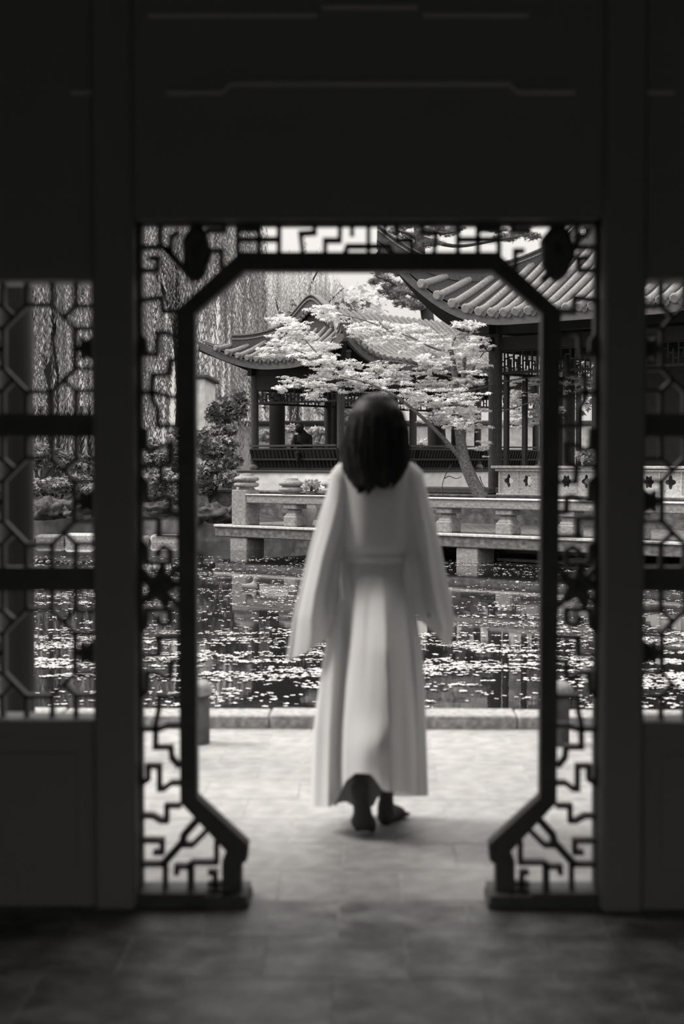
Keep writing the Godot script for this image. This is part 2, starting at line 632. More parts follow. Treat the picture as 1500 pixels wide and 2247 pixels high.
func build_far_ground() -> void:
	# the land beyond the pond
	var g = setting("ground", "dark earth bank and lawn beyond the pond, under the trees", "ground")
	var s = Shape.new()
	var rows = []
	for i in 9:
		var line = PackedVector3Array()
		for j in 30:
			var x = -34.0 + j * 2.4
			var d: float = [38.0, 38.6, 40.0, 43.0, 48.0, 54.0, 62.0, 75.0, 100.0][i]
			var y: float = [-0.9, -0.1, 0.15, 0.3, 0.5, 0.7, 0.9, 1.1, 1.3][i]
			d += 1.2 * sin(j * 0.9) + 0.6 * sin(j * 2.3)
			line.append(Vector3(x, y, -d))
		rows.append(line)
	s.grid(rows, false, false, 1)
	put("soil", s, M.earth, g)
	# the stone deck along the far side, on its piers
	var d = setting("deck_slab", "long stone landing slab over the far side of the pond", "deck")
	put("slab", deck_box(0.0, 22.0, 0.0, 4.3, -0.27, 0.0, 0.02), M.deck_stone, d)
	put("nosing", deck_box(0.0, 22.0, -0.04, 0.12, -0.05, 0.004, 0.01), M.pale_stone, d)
	for t in [0.7, 3.6, 6.9, 10.2, 13.5]:
		put("pier", deck_box(t - 0.26, t + 0.26, 0.03, 0.6, -1.0, -0.27, 0.02), M.rail_stone, d)
	put("inner_wall", deck_box(1.2, 22.0, 2.6, 2.9, -1.0, -0.27), M.dark_stone, d)
	for q in [[7.2, 10.0, 0.9, -0.33], [7.2, 10.0, 0.6, -0.48]]:
		put("step", deck_box(q[0], q[1], q[2], q[2] + 0.4, q[3] - 0.06, q[3], 0.01), M.grey_stone, d)
	# the raised terrace the right-hand pavilion stands on
	var t = setting("terrace", "raised grey stone terrace behind the landing slab", "terrace")
	put("retaining_wall", deck_box(-5.0, 22.0, 4.2, 4.5, -1.0, 0.6), M.grey_stone, t)
	put("fill", deck_box(-5.0, 24.0, 4.5, 22.0, -1.0, 0.58), M.rail_stone, t)
	put("coping", deck_box(-5.0, 22.0, 4.12, 4.55, 0.6, 0.66, 0.015), M.grey_stone, t)
	var low = tag(put("planter_edge", deck_box(2.6, 4.55, 4.16, 4.5, 0.66, 0.82, 0.03), M.dark_stone), "low dark stone edging left of the leaning maple trunk", "edging")

func deck_box(t0: float, t1: float, o0: float, o1: float, y0: float, y1: float, ch := 0.0) -> Shape:
	var s = Shape.new()
	var b = Basis(E1.normalized(), Vector3.UP, -E2.normalized())
	s.box(Transform3D(b, deck((t0 + t1) * 0.5, (o0 + o1) * 0.5, (y0 + y1) * 0.5)), Vector3(t1 - t0, y1 - y0, o1 - o0), ch)
	return s

# ---------------------------------------------------------------- pavilions
class Roof:
	var o: Vector3                       # left front corner of the eave, before the upturn
	var e1: Vector3
	var e2: Vector3
	var w: float                         # length of the front eave
	var dp: float                        # depth
	var he: float                        # height of the eave
	var hr: float                        # rise from eave to ridge
	var p: float                         # share of the rise that is straight
	var g: float                         # setback of the gable
	var lf: float                        # lift of the corners
	var le: float                        # their reach outwards
	var cl: float                        # length of eave that is lifted
	var pw: float

	func run(a: float, b: float) -> float:
		var m = w * 0.5 - sqrt((a - w * 0.5) * (a - w * 0.5) + 0.05) + 0.012
		if b < g: return minf(m, b)
		if b > dp - g: return minf(m, dp - b)
		return m

	func pt(a: float, b: float, up := 0.0) -> Vector3:
		var s = maxf(run(clampf(a, 0, w), clampf(b, 0, dp)), 0.0)
		var t = s / (w * 0.5)
		var h = he + hr * (p * t + (1.0 - p) * t * t)
		var ca = clampf(minf(a, w - a), 0, w)
		var cb = clampf(minf(b, dp - b), 0, dp)
		var k = pow(maxf(0.0, 1.0 - maxf(ca, cb) / cl), pw) * pow(clampf(1.0 - s / (g * 1.3), 0.0, 1.0), 1.2)
		var q = o + e1 * a + e2 * b
		q += (e1 * (-1.0 if a < w * 0.5 else 1.0) + e2 * (-1.0 if b < dp * 0.5 else 1.0)) * le * k
		q.y = h + lf * k + up
		return q

func hip_end(r: Roof) -> float:
	return minf(r.g, r.w * 0.5)

func build_roof(r: Roof, root: Node3D, spacing: float, radius: float, side_rows: bool, side_depth: float, cut: float) -> void:
	# slopes
	var slopes = []
	for which in 4:                                           # front, right, left, back
		var s = Shape.new()
		var rows = []
		var len = r.w if which in [0, 3] else r.dp
		for i in 61:
			var c = len * i / 60.0
			var line = PackedVector3Array()
			var reach = minf(minf(c, len - c), r.g) if which in [0, 3] else (r.w * 0.5 if c >= r.g and c <= r.dp - r.g else minf(c, r.dp - c))
			for j in 9:
				var t = reach * j / 8.0
				match which:
					0: line.append(r.pt(c, t))
					1: line.append(r.pt(r.w - t, c))
					2: line.append(r.pt(t, c))
					3: line.append(r.pt(c, r.dp - t))
			rows.append(line)
		s.grid(rows, false, false, 1)
		put("roof_slope", s, M.roof_pan, root)
		var under = Shape.new()
		for i in rows.size():
			for j in 9: rows[i][j] += Vector3(0, -0.16, 0)
		under.grid(rows, false, false, 1)
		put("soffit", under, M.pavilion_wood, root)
	# eave boards along the front and the right side
	for which in 2:
		var len = r.w if which == 0 else r.dp
		var pts = []
		for i in 49:
			var c = len * i / 48.0
			pts.append(r.pt(c, 0.0) if which == 0 else r.pt(r.w, c))
		var s = Shape.new()
		s.sweep(pts, [Vector2(-0.04, -0.04), Vector2(0.04, -0.04), Vector2(0.04, -0.24), Vector2(-0.04, -0.24)])
		put("eave_board", s, M.fascia, root)
	# rows of round tiles
	var n = int(r.w / spacing)
	for i in n:
		var a = (i + 0.5) * r.w / n
		var reach = minf(minf(a, r.w - a), r.g) - 0.02
		if reach > 0.2: tile_row(r, root, a, reach, 0, radius)
	if side_rows:
		n = int(r.dp / spacing)
		for i in n:
			var b = (i + 0.5) * r.dp / n
			if b > side_depth: break
			var reach = (r.w * 0.5 - 0.1 if b >= r.g - 0.05 else minf(b, r.w * 0.5)) - 0.02
			if reach > 0.2: tile_row(r, root, b, reach, 1, radius)
	# hip ridges from the corners to the gable
	for side in 2:
		var pts = []
		var from = cut if side == 0 else 0.0
		for i in 17:
			var t = lerpf(from, r.g, i / 16.0)
			pts.append(r.pt(t, t) if side == 0 else r.pt(r.w - t, t))
		stacked_ridge(pts, root, radius)
	# the gable: wall, verge ridge and its tiles
	var wall = PackedVector2Array()
	var verge = []
	var bg = r.g + 0.04
	for i in 33:
		var a = lerpf(r.g * 0.98, r.w - r.g * 0.98, i / 32.0)
		var q = r.pt(a, bg)
		verge.append(r.pt(a, r.g - 0.1) * Vector3(1, 0, 1) + Vector3(0, q.y + 0.05, 0))
		wall.append(Vector2(a, q.y - 0.03))
	wall.append(Vector2(r.w - r.g, r.pt(r.g, r.g * 0.9).y - 0.2))
	wall.append(Vector2(r.g, r.pt(r.g, r.g * 0.9).y - 0.2))
	var gs = Shape.new()
	var base = r.o + r.e2 * (r.g + 0.25)
	base.y = 0.0
	gs.extrude(wall, -0.05, 0.05, Transform3D(Basis(r.e1, Vector3.UP, r.e1.cross(Vector3.UP)), base))
	put("gable_wall", gs, M.gable, root)
	stacked_ridge(verge, root, radius)
	var disc = Shape.new()
	for i in range(2, 31, 2):
		var p: Vector3 = verge[i] - r.e2 * 0.06 + Vector3(0, -0.1, 0)
		disc.box(Transform3D(Basis(r.e1, Vector3.UP, r.e1.cross(Vector3.UP)), p), Vector3(radius * 1.8, radius * 1.8, 0.1), radius * 0.6)
	put("verge_tiles", disc, M.roof_tile, root)

func stacked_ridge(pts: Array, root: Node3D, radius: float) -> void:
	var a = Shape.new()
	a.sweep(pts, [Vector2(-0.11, -0.06), Vector2(0.11, -0.06), Vector2(0.10, 0.16), Vector2(-0.10, 0.16)])
	var o = put("ridge", a, M.ridge_tile, root)
	var b = Shape.new()
	for h in [0.16, 0.27]:
		var lift = []
		for p in pts: lift.append(p + Vector3(0, h, 0))
		b.sweep(lift, [Vector2(-0.13, 0.0), Vector2(0.13, 0.0), Vector2(0.13, 0.035), Vector2(-0.13, 0.035)])
	put("ridge_course", b, M.ridge_line, o)
	var c = Shape.new()
	var lift = []
	for p in pts: lift.append(p + Vector3(0, 0.19, 0))
	c.sweep(lift, [Vector2(-0.09, 0.0), Vector2(0.09, 0.0), Vector2(0.09, 0.08), Vector2(-0.09, 0.08)])
	put("ridge_body", c, M.ridge_tile, o)

func tile_row(r: Roof, root: Node3D, c: float, reach: float, which: int, radius: float) -> void:
	var pts = []
	var rr = []
	var k = 9
	for i in k + 1:
		var t = lerpf(-0.07, reach, float(i) / k)
		var q = r.pt(c, t, 0.02) if which == 0 else r.pt(r.w - t, c, 0.02)
		if t < 0.0: q = (r.pt(c, 0, 0.02) + r.e2 * t) if which == 0 else (r.pt(r.w, c, 0.02) - r.e1 * t)
		pts.append(q)
		rr.append(radius)
	var s = Shape.new()
	s.tube(pts, rr, 7)
	var row = put("tile_row", s, M.roof_tile, root)
	var cap = Shape.new()
	var out: Vector3 = (pts[0] - pts[1]).normalized()
	cap.tube([pts[0] - out * 0.03, pts[0] + out * 0.02, pts[0] + out * 0.035], [radius * 1.2, radius * 1.2, radius * 0.9], 10)
	put("end_tile", cap, M.ridge_line, row)
	var drip = Shape.new()                                   # the tongue of the pan tile beside it
	var half = (r.e1 if which == 0 else r.e2) * 0.125
	var low = pts[0] as Vector3 + half
	var d = half.normalized() * radius * 0.9
	drip.face([low - d, low + d, low + d * 0.8 + Vector3(0, -0.08, 0), low + Vector3(0, -0.13, 0), low - d * 0.8 + Vector3(0, -0.08, 0)], low - out)
	put("drip_tile", drip, M.fascia, row)

func bar(a: Vector3, b: Vector3, thick: Vector2) -> Shape:
	var s = Shape.new()
	var t = (b - a).normalized()
	var ref = Vector3.UP if absf(t.y) < 0.9 else E2.normalized()
	var side = t.cross(ref).normalized()
	s.box(Transform3D(Basis(side, side.cross(-t).normalized() * -1.0, -t), (a + b) * 0.5), Vector3(thick.x, thick.y, a.distance_to(b)))
	return s

func column(root: Node3D, p: Vector3, y0: float, y1: float, r: float, m: Material) -> void:
	var s = Shape.new()
	s.lathe([Vector2(r, y0 + 0.12), Vector2(r, y1)], 16, place(Vector3(p.x, 0, p.z)))
	var o = put("column", s, m, root)
	var b = Shape.new()
	b.lathe([Vector2(r * 1.35, y0), Vector2(r * 1.6, y0 + 0.06), Vector2(r * 1.55, y0 + 0.12), Vector2(r * 1.1, y0 + 0.16)], 16, place(Vector3(p.x, 0, p.z)))
	put("column_base", b, M.grey_stone, o)

func fretwork(root: Node3D, a: Vector3, b: Vector3, h: float, cell: float, m: Material) -> void:
	# a hanging frieze of lattice between two columns, its bars staggered
	var f = put("frieze_rail", bar(a, b, Vector2(0.06, 0.06)), m, root)
	put("frieze_rail", bar(a - Vector3(0, h, 0), b - Vector3(0, h, 0), Vector2(0.06, 0.06)), m, f)
	var s = Shape.new()
	var n = int(a.distance_to(b) / cell)
	for i in n + 1:
		var p = a.lerp(b, float(i) / n)
		var q = a.lerp(b, minf(1.0, (i + 1.0) / n))
		var y0 = 0.0 if i % 2 == 0 else -h * 0.3
		var y1 = -h if i % 3 != 1 else -h * 0.7
		_add_bar(s, p + Vector3(0, y0, 0), p + Vector3(0, y1, 0), 0.03)
		if i < n:
			_add_bar(s, p + Vector3(0, -h * (0.3 + 0.2 * (i % 3)), 0), q + Vector3(0, -h * (0.3 + 0.2 * (i % 3)), 0), 0.03)
	put("frieze_lattice", s, m, f)

func _add_bar(s: Shape, a: Vector3, b: Vector3, t: float) -> void:
	var o = bar(a, b, Vector2(t, t))
	s.v.append_array(o.v)
	s.n.append_array(o.n)

func bench_rail(root: Node3D, a: Vector3, b: Vector3, lean: Vector3) -> void:
	# a seat with a leaning slatted back between two columns; a and b at floor height
	var seat = put("bench_seat", bar(a + Vector3(0, 0.30, 0), b + Vector3(0, 0.30, 0), Vector2(0.30, 0.05)), M.pavilion_wood, root)
	put("bench_skirt", bar(a + Vector3(0, 0.04, 0), b + Vector3(0, 0.04, 0), Vector2(0.1, 0.08)), M.pavilion_wood, seat)
	var up = Vector3(0, 0.66, 0) + lean * 0.18
	put("top_rail", bar(a + up, b + up, Vector2(0.05, 0.05)), M.column_wood, seat)
	put("mid_rail", bar(a + up * 0.87, b + up * 0.87, Vector2(0.04, 0.04)), M.column_wood, seat)
	var n = int(a.distance_to(b) / 0.13)
	var s = Shape.new()
	for i in n + 1:
		var p = a.lerp(b, float(i) / n)
		_add_bar(s, p + Vector3(0, 0.08, 0), p + up * 0.87, 0.06)
	put("bench_slats", s, M.pavilion_wood, seat)

func build_left_pavilion() -> void:
	var n = Vector3(-0.57, 0, -37.0)
	var r = Roof.new()
	r.e1 = E1; r.e2 = E2
	r.le = 0.35
	r.w = 4.44; r.dp = 11.0; r.he = 4.03; r.hr = 1.66; r.p = 0.55; r.g = 1.45; r.lf = 0.62; r.cl = 2.1; r.pw = 2.4
	r.o = n + (E2 - E1) * r.le - E1 * r.w
	var root = thing("garden_pavilion", "tiled pavilion with a gable and upturned corners, behind the maple", "pavilion")
	build_roof(r, root, 0.265, 0.07, true, 9.5, 0.42)
	var fl = 1.16
	var P = func(a: float, b: float, y := 0.0) -> Vector3: return r.o + E1 * a + E2 * b + Vector3(0, y, 0)
	# plinth
	var b = Basis(E1.normalized(), Vector3.UP, -E2.normalized())
	var s = Shape.new()
	var c: Vector3 = P.call(r.w * 0.5, 0.35 + 4.9, 0.85)
	s.box(Transform3D(b, c), Vector3(r.w - 0.7, 0.58, 9.8))
	put("plinth_wall", s, M.pale_plaster, root)
	s = Shape.new()
	s.box(Transform3D(b, c + Vector3(0, 0.29, 0)), Vector3(r.w - 0.62, 0.06, 9.88), 0.01)
	put("floor_edge", s, M.column_wood, root)
	var A = [0.7, r.w - 0.7]
	var B = [0.7, 3.7, 6.7, 9.7]
	for a in A:
		for bb in B: column(root, P.call(a, bb), fl, 4.25, 0.10, M.column_wood)
	column(root, at(608, 980, 43.5) * Vector3(1, 0, 1), fl, 4.1, 0.23, M.pavilion_wood)
	column(root, at(735, 980, 44.5) * Vector3(1, 0, 1), fl, 4.1, 0.23, M.pavilion_wood)
	# beams and friezes
	for a in A:
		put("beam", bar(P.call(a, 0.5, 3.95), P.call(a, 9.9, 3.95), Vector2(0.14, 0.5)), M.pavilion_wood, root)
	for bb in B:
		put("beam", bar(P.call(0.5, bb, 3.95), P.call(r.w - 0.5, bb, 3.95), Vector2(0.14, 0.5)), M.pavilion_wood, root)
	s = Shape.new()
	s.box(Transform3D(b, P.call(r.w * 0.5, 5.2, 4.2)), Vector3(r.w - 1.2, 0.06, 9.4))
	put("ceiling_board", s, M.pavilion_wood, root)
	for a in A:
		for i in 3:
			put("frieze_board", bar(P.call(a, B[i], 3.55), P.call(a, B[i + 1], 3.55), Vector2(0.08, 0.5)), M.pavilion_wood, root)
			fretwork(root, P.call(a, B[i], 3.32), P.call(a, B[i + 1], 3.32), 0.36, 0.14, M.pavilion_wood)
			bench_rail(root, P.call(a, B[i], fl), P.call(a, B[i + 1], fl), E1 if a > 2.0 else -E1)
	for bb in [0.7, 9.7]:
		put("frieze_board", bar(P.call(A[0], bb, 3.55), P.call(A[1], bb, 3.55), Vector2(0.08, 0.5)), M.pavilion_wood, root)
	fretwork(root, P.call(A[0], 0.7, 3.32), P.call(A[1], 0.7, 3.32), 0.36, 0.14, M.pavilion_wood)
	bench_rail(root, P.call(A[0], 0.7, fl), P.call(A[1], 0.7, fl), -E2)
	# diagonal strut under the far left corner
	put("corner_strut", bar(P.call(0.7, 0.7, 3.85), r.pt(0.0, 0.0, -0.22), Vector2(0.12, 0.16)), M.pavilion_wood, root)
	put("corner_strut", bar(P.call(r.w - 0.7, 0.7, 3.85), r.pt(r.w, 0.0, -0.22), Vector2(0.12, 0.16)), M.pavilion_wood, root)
	# the little lantern under the near corner
	var lp = at(761, 768, 38.0)
	var l = thing("hanging_lantern", "small pale-topped lantern hanging under the near corner of the gabled pavilion", "lantern", lp)
	s = Shape.new()
	s.lathe([Vector2(0.05, 0.02), Vector2(0.11, 0.0), Vector2(0.11, -0.05)], 12, Transform3D())
	put("cap", s, M.pale_stone, l)
	s = Shape.new()
	s.lathe([Vector2(0.095, -0.05), Vector2(0.1, -0.12), Vector2(0.09, -0.2), Vector2(0.05, -0.23)], 12, Transform3D())
	put("body", s, M.grey_stone, l)
	put("cord", tube_of([Vector3(0, 0.0, 0), Vector3(0, 0.5, 0)], [0.008, 0.008], 5), M.cloth_dark, l)
	build_visitor()

func build_right_pavilion() -> void:
	var r = Roof.new()
	r.e1 = E1; r.e2 = E2
	r.le = 0.5
	r.w = 9.0; r.dp = 9.0; r.he = 4.56; r.hr = 3.3; r.p = 0.75; r.g = 2.6; r.lf = 1.85; r.cl = 3.0; r.pw = 3.0
	r.o = Vector3(0.90, 0, -34.02)
	var root = thing("waterside_hall", "large tiled pavilion at the right with a steep flying eave corner", "pavilion")
	build_roof(r, root, 0.31, 0.09, false, 0.0, 0.0)
	var fl = 0.66
	var P = func(a: float, b: float, y := 0.0) -> Vector3: return r.o + E1 * a + E2 * b + Vector3(0, y, 0)
	var A = [1.4, 4.5, 7.6]
	var B = [1.4, 4.5, 7.6]
	for a in A:
		for bb in B:
			if a == 4.5 and bb == 4.5: continue
			column(root, P.call(a, bb), fl, 5.0, 0.155, M.column_wood)
	for bb in B:
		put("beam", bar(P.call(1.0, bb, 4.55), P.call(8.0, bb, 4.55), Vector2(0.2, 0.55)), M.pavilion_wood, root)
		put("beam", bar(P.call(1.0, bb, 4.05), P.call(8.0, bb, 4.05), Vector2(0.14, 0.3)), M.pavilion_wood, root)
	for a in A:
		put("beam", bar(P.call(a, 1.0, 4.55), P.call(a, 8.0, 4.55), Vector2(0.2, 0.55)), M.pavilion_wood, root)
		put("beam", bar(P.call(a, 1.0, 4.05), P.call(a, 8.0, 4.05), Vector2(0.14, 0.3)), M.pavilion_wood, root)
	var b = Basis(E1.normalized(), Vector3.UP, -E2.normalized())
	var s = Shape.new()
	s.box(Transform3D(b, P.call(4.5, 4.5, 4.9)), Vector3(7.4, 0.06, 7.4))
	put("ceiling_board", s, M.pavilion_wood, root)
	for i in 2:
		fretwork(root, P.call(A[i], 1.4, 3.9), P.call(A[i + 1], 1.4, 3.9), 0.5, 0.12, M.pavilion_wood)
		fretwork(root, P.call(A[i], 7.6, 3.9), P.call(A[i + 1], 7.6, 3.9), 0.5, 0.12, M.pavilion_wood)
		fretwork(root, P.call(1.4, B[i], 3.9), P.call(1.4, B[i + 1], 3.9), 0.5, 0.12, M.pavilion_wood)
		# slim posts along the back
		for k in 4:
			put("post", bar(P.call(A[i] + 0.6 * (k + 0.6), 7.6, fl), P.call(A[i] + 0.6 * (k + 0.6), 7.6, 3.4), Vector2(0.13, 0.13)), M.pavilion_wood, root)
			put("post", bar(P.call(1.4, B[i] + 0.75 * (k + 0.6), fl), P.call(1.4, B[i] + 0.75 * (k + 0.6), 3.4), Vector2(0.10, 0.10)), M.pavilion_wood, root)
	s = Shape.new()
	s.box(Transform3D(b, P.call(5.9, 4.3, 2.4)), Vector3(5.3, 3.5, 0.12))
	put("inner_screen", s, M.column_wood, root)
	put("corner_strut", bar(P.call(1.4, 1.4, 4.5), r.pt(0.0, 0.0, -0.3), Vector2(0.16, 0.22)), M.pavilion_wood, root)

func build_visitor() -> void:
	# a dark seated figure in the gabled pavilion, leaning on the rail
	var base = at(664, 1028, 39.6)
	base.y = 1.16
	var o = thing("person", "dark silhouette of a person sitting in the gabled pavilion, head bowed", "person", base)
	var f = Field.new(Vector3(-0.5, 0.2, -0.6), Vector3(0.5, 1.45, 0.6), 0.022)
	f.limb(Vector3(0, 0.5, 0), Vector3(0.02, 0.85, 0.02), 0.16, 0.17, 0.05)
	f.limb(Vector3(0.02, 0.85, 0.02), Vector3(-0.02, 1.0, 0.08), 0.17, 0.10, 0.05)
	f.limb(Vector3(-0.02, 1.0, 0.08), Vector3(-0.07, 1.08, 0.12), 0.055, 0.06, 0.03)
	f.limb(Vector3(-0.08, 1.13, 0.13), Vector3(-0.12, 1.07, 0.2), 0.10, 0.075, 0.03)
	f.limb(Vector3(-0.13, 1.1, 0.28), Vector3(-0.14, 1.08, 0.29), 0.02, 0.02, 0.02)
	for s in [-1.0, 1.0]:
		f.limb(Vector3(0.19 * s, 0.9, 0.02), Vector3(0.25 * s - 0.03, 0.63, 0.12), 0.06, 0.05, 0.04)
		f.limb(Vector3(0.25 * s - 0.03, 0.63, 0.12), Vector3(-0.12 + 0.05 * s, 0.72, 0.3), 0.045, 0.035, 0.03)
		f.limb(Vector3(-0.12 + 0.05 * s, 0.72, 0.3), Vector3(-0.17 + 0.04 * s, 0.76, 0.36), 0.03, 0.025, 0.02)
		f.limb(Vector3(0.1 * s, 0.45, 0.0), Vector3(0.11 * s, 0.45, 0.42), 0.09, 0.065, 0.05)
		f.limb(Vector3(0.11 * s, 0.45, 0.42), Vector3(0.11 * s, 0.26, 0.45), 0.06, 0.045, 0.03)
	var sh = Shape.new()
	f.to_shape(sh)
	put("body", sh, M.cloth_dark, o)
	var hair = Shape.new()
	hair.rock(Vector3(-0.075, 1.16, 0.11), Vector3(0.115, 0.10, 0.12), 5, 0.1, 14, 8)
	put("hair", hair, M.hair, o)

class Field:
	var lo: Vector3
	var h: float
	var nx: int; var ny: int; var nz: int
	var d = PackedFloat32Array()

	func _init(a: Vector3, b: Vector3, step: float) -> void:
		lo = a; h = step
		nx = int((b.x - a.x) / h) + 1; ny = int((b.y - a.y) / h) + 1; nz = int((b.z - a.z) / h) + 1
		d.resize(nx * ny * nz)
		d.fill(1.0)

	func limb(a: Vector3, b: Vector3, ra: float, rb: float, k := 0.03, flat := Vector3.ONE) -> void:
		var m = maxf(ra, rb) / minf(flat.x, minf(flat.y, flat.z)) + k + h * 2.0
		var p0 = (a.min(b) - Vector3.ONE * m - lo) / h
		var p1 = (a.max(b) + Vector3.ONE * m - lo) / h
		var ab = (b - a) * flat
		var l2 = maxf(ab.length_squared(), 1e-9)
		for k3 in range(maxi(0, int(p0.z)), mini(nz, int(p1.z) + 2)):
			for j in range(maxi(0, int(p0.y)), mini(ny, int(p1.y) + 2)):
				var row = (k3 * ny + j) * nx
				for i in range(maxi(0, int(p0.x)), mini(nx, int(p1.x) + 2)):
					var q = (lo + Vector3(i, j, k3) * h - a) * flat
					var t = clampf(q.dot(ab) / l2, 0.0, 1.0)
					var v = (q - ab * t).length() - lerpf(ra, rb, t)
					var w = d[row + i]
					var e = maxf(k - absf(v - w), 0.0) / k
					d[row + i] = minf(v, w) - e * e * k * 0.25

	func to_shape(s: Shape) -> void:                            # surface nets
		var id = PackedInt32Array()
		id.resize(nx * ny * nz)
		id.fill(-1)
		var pts = PackedVector3Array()
		var nor = PackedVector3Array()
		var sx = 1; var sy := nx; var sz := nx * ny
		var corner = [0, sx, sy, sx + sy, sz, sx + sz, sy + sz, sx + sy + sz]
		var cp = [Vector3(0, 0, 0), Vector3(1, 0, 0), Vector3(0, 1, 0), Vector3(1, 1, 0), Vector3(0, 0, 1), Vector3(1, 0, 1), Vector3(0, 1, 1), Vector3(1, 1, 1)]
		var edges = [[0, 1], [2, 3], [4, 5], [6, 7], [0, 2], [1, 3], [4, 6], [5, 7], [0, 4], [1, 5], [2, 6], [3, 7]]
		for k in nz - 1:
			for j in ny - 1:
				for i in nx - 1:
					var at0 = (k * ny + j) * nx + i
					var v0 = d[at0]
					if v0 > h * 2.0 or v0 < -h * 2.0: continue
					var neg = 0
					for c in 8:
						if d[at0 + corner[c]] < 0.0: neg += 1
					if neg == 0 or neg == 8: continue
					var sum = Vector3.ZERO
					var cnt = 0
					for e in edges:
						var a = d[at0 + corner[e[0]]]
						var b = d[at0 + corner[e[1]]]
						if (a < 0.0) != (b < 0.0):
							sum += (cp[e[0]] as Vector3).lerp(cp[e[1]], a / (a - b))
							cnt += 1
					id[at0] = pts.size()
					pts.append(lo + (Vector3(i, j, k) + sum / cnt) * h)
					nor.append(Vector3(
						d[at0 + sx] + d[at0 + sx + sy] + d[at0 + sx + sz] + d[at0 + sx + sy + sz] - d[at0] - d[at0 + sy] - d[at0 + sz] - d[at0 + sy + sz],
						d[at0 + sy] + d[at0 + sx + sy] + d[at0 + sy + sz] + d[at0 + sx + sy + sz] - d[at0] - d[at0 + sx] - d[at0 + sz] - d[at0 + sx + sz],
						d[at0 + sz] + d[at0 + sx + sz] + d[at0 + sy + sz] + d[at0 + sx + sy + sz] - d[at0] - d[at0 + sx] - d[at0 + sy] - d[at0 + sx + sy]).normalized())
		for k in range(1, nz - 1):
			for j in range(1, ny - 1):
				for i in range(1, nx - 1):
					var at0 = (k * ny + j) * nx + i
					var a = d[at0]
					if a > h * 2.0 or a < -h * 2.0: continue
					for ax in 3:
						var st: int = [sx, sy, sz][ax]
						var u: int = [sy, sz, sx][ax]
						var w: int = [sz, sx, sy][ax]
						var b = d[at0 + st]
						if (a < 0.0) == (b < 0.0): continue
						var q = [id[at0], id[at0 - u], id[at0 - u - w], id[at0 - w]]
						if q.min() < 0: continue
						if a < 0.0: q.reverse()
						q.reverse()
						s.tri_n(pts[q[0]], pts[q[1]], pts[q[2]], nor[q[0]], nor[q[1]], nor[q[2]])
						s.tri_n(pts[q[0]], pts[q[2]], pts[q[3]], nor[q[0]], nor[q[2]], nor[q[3]])

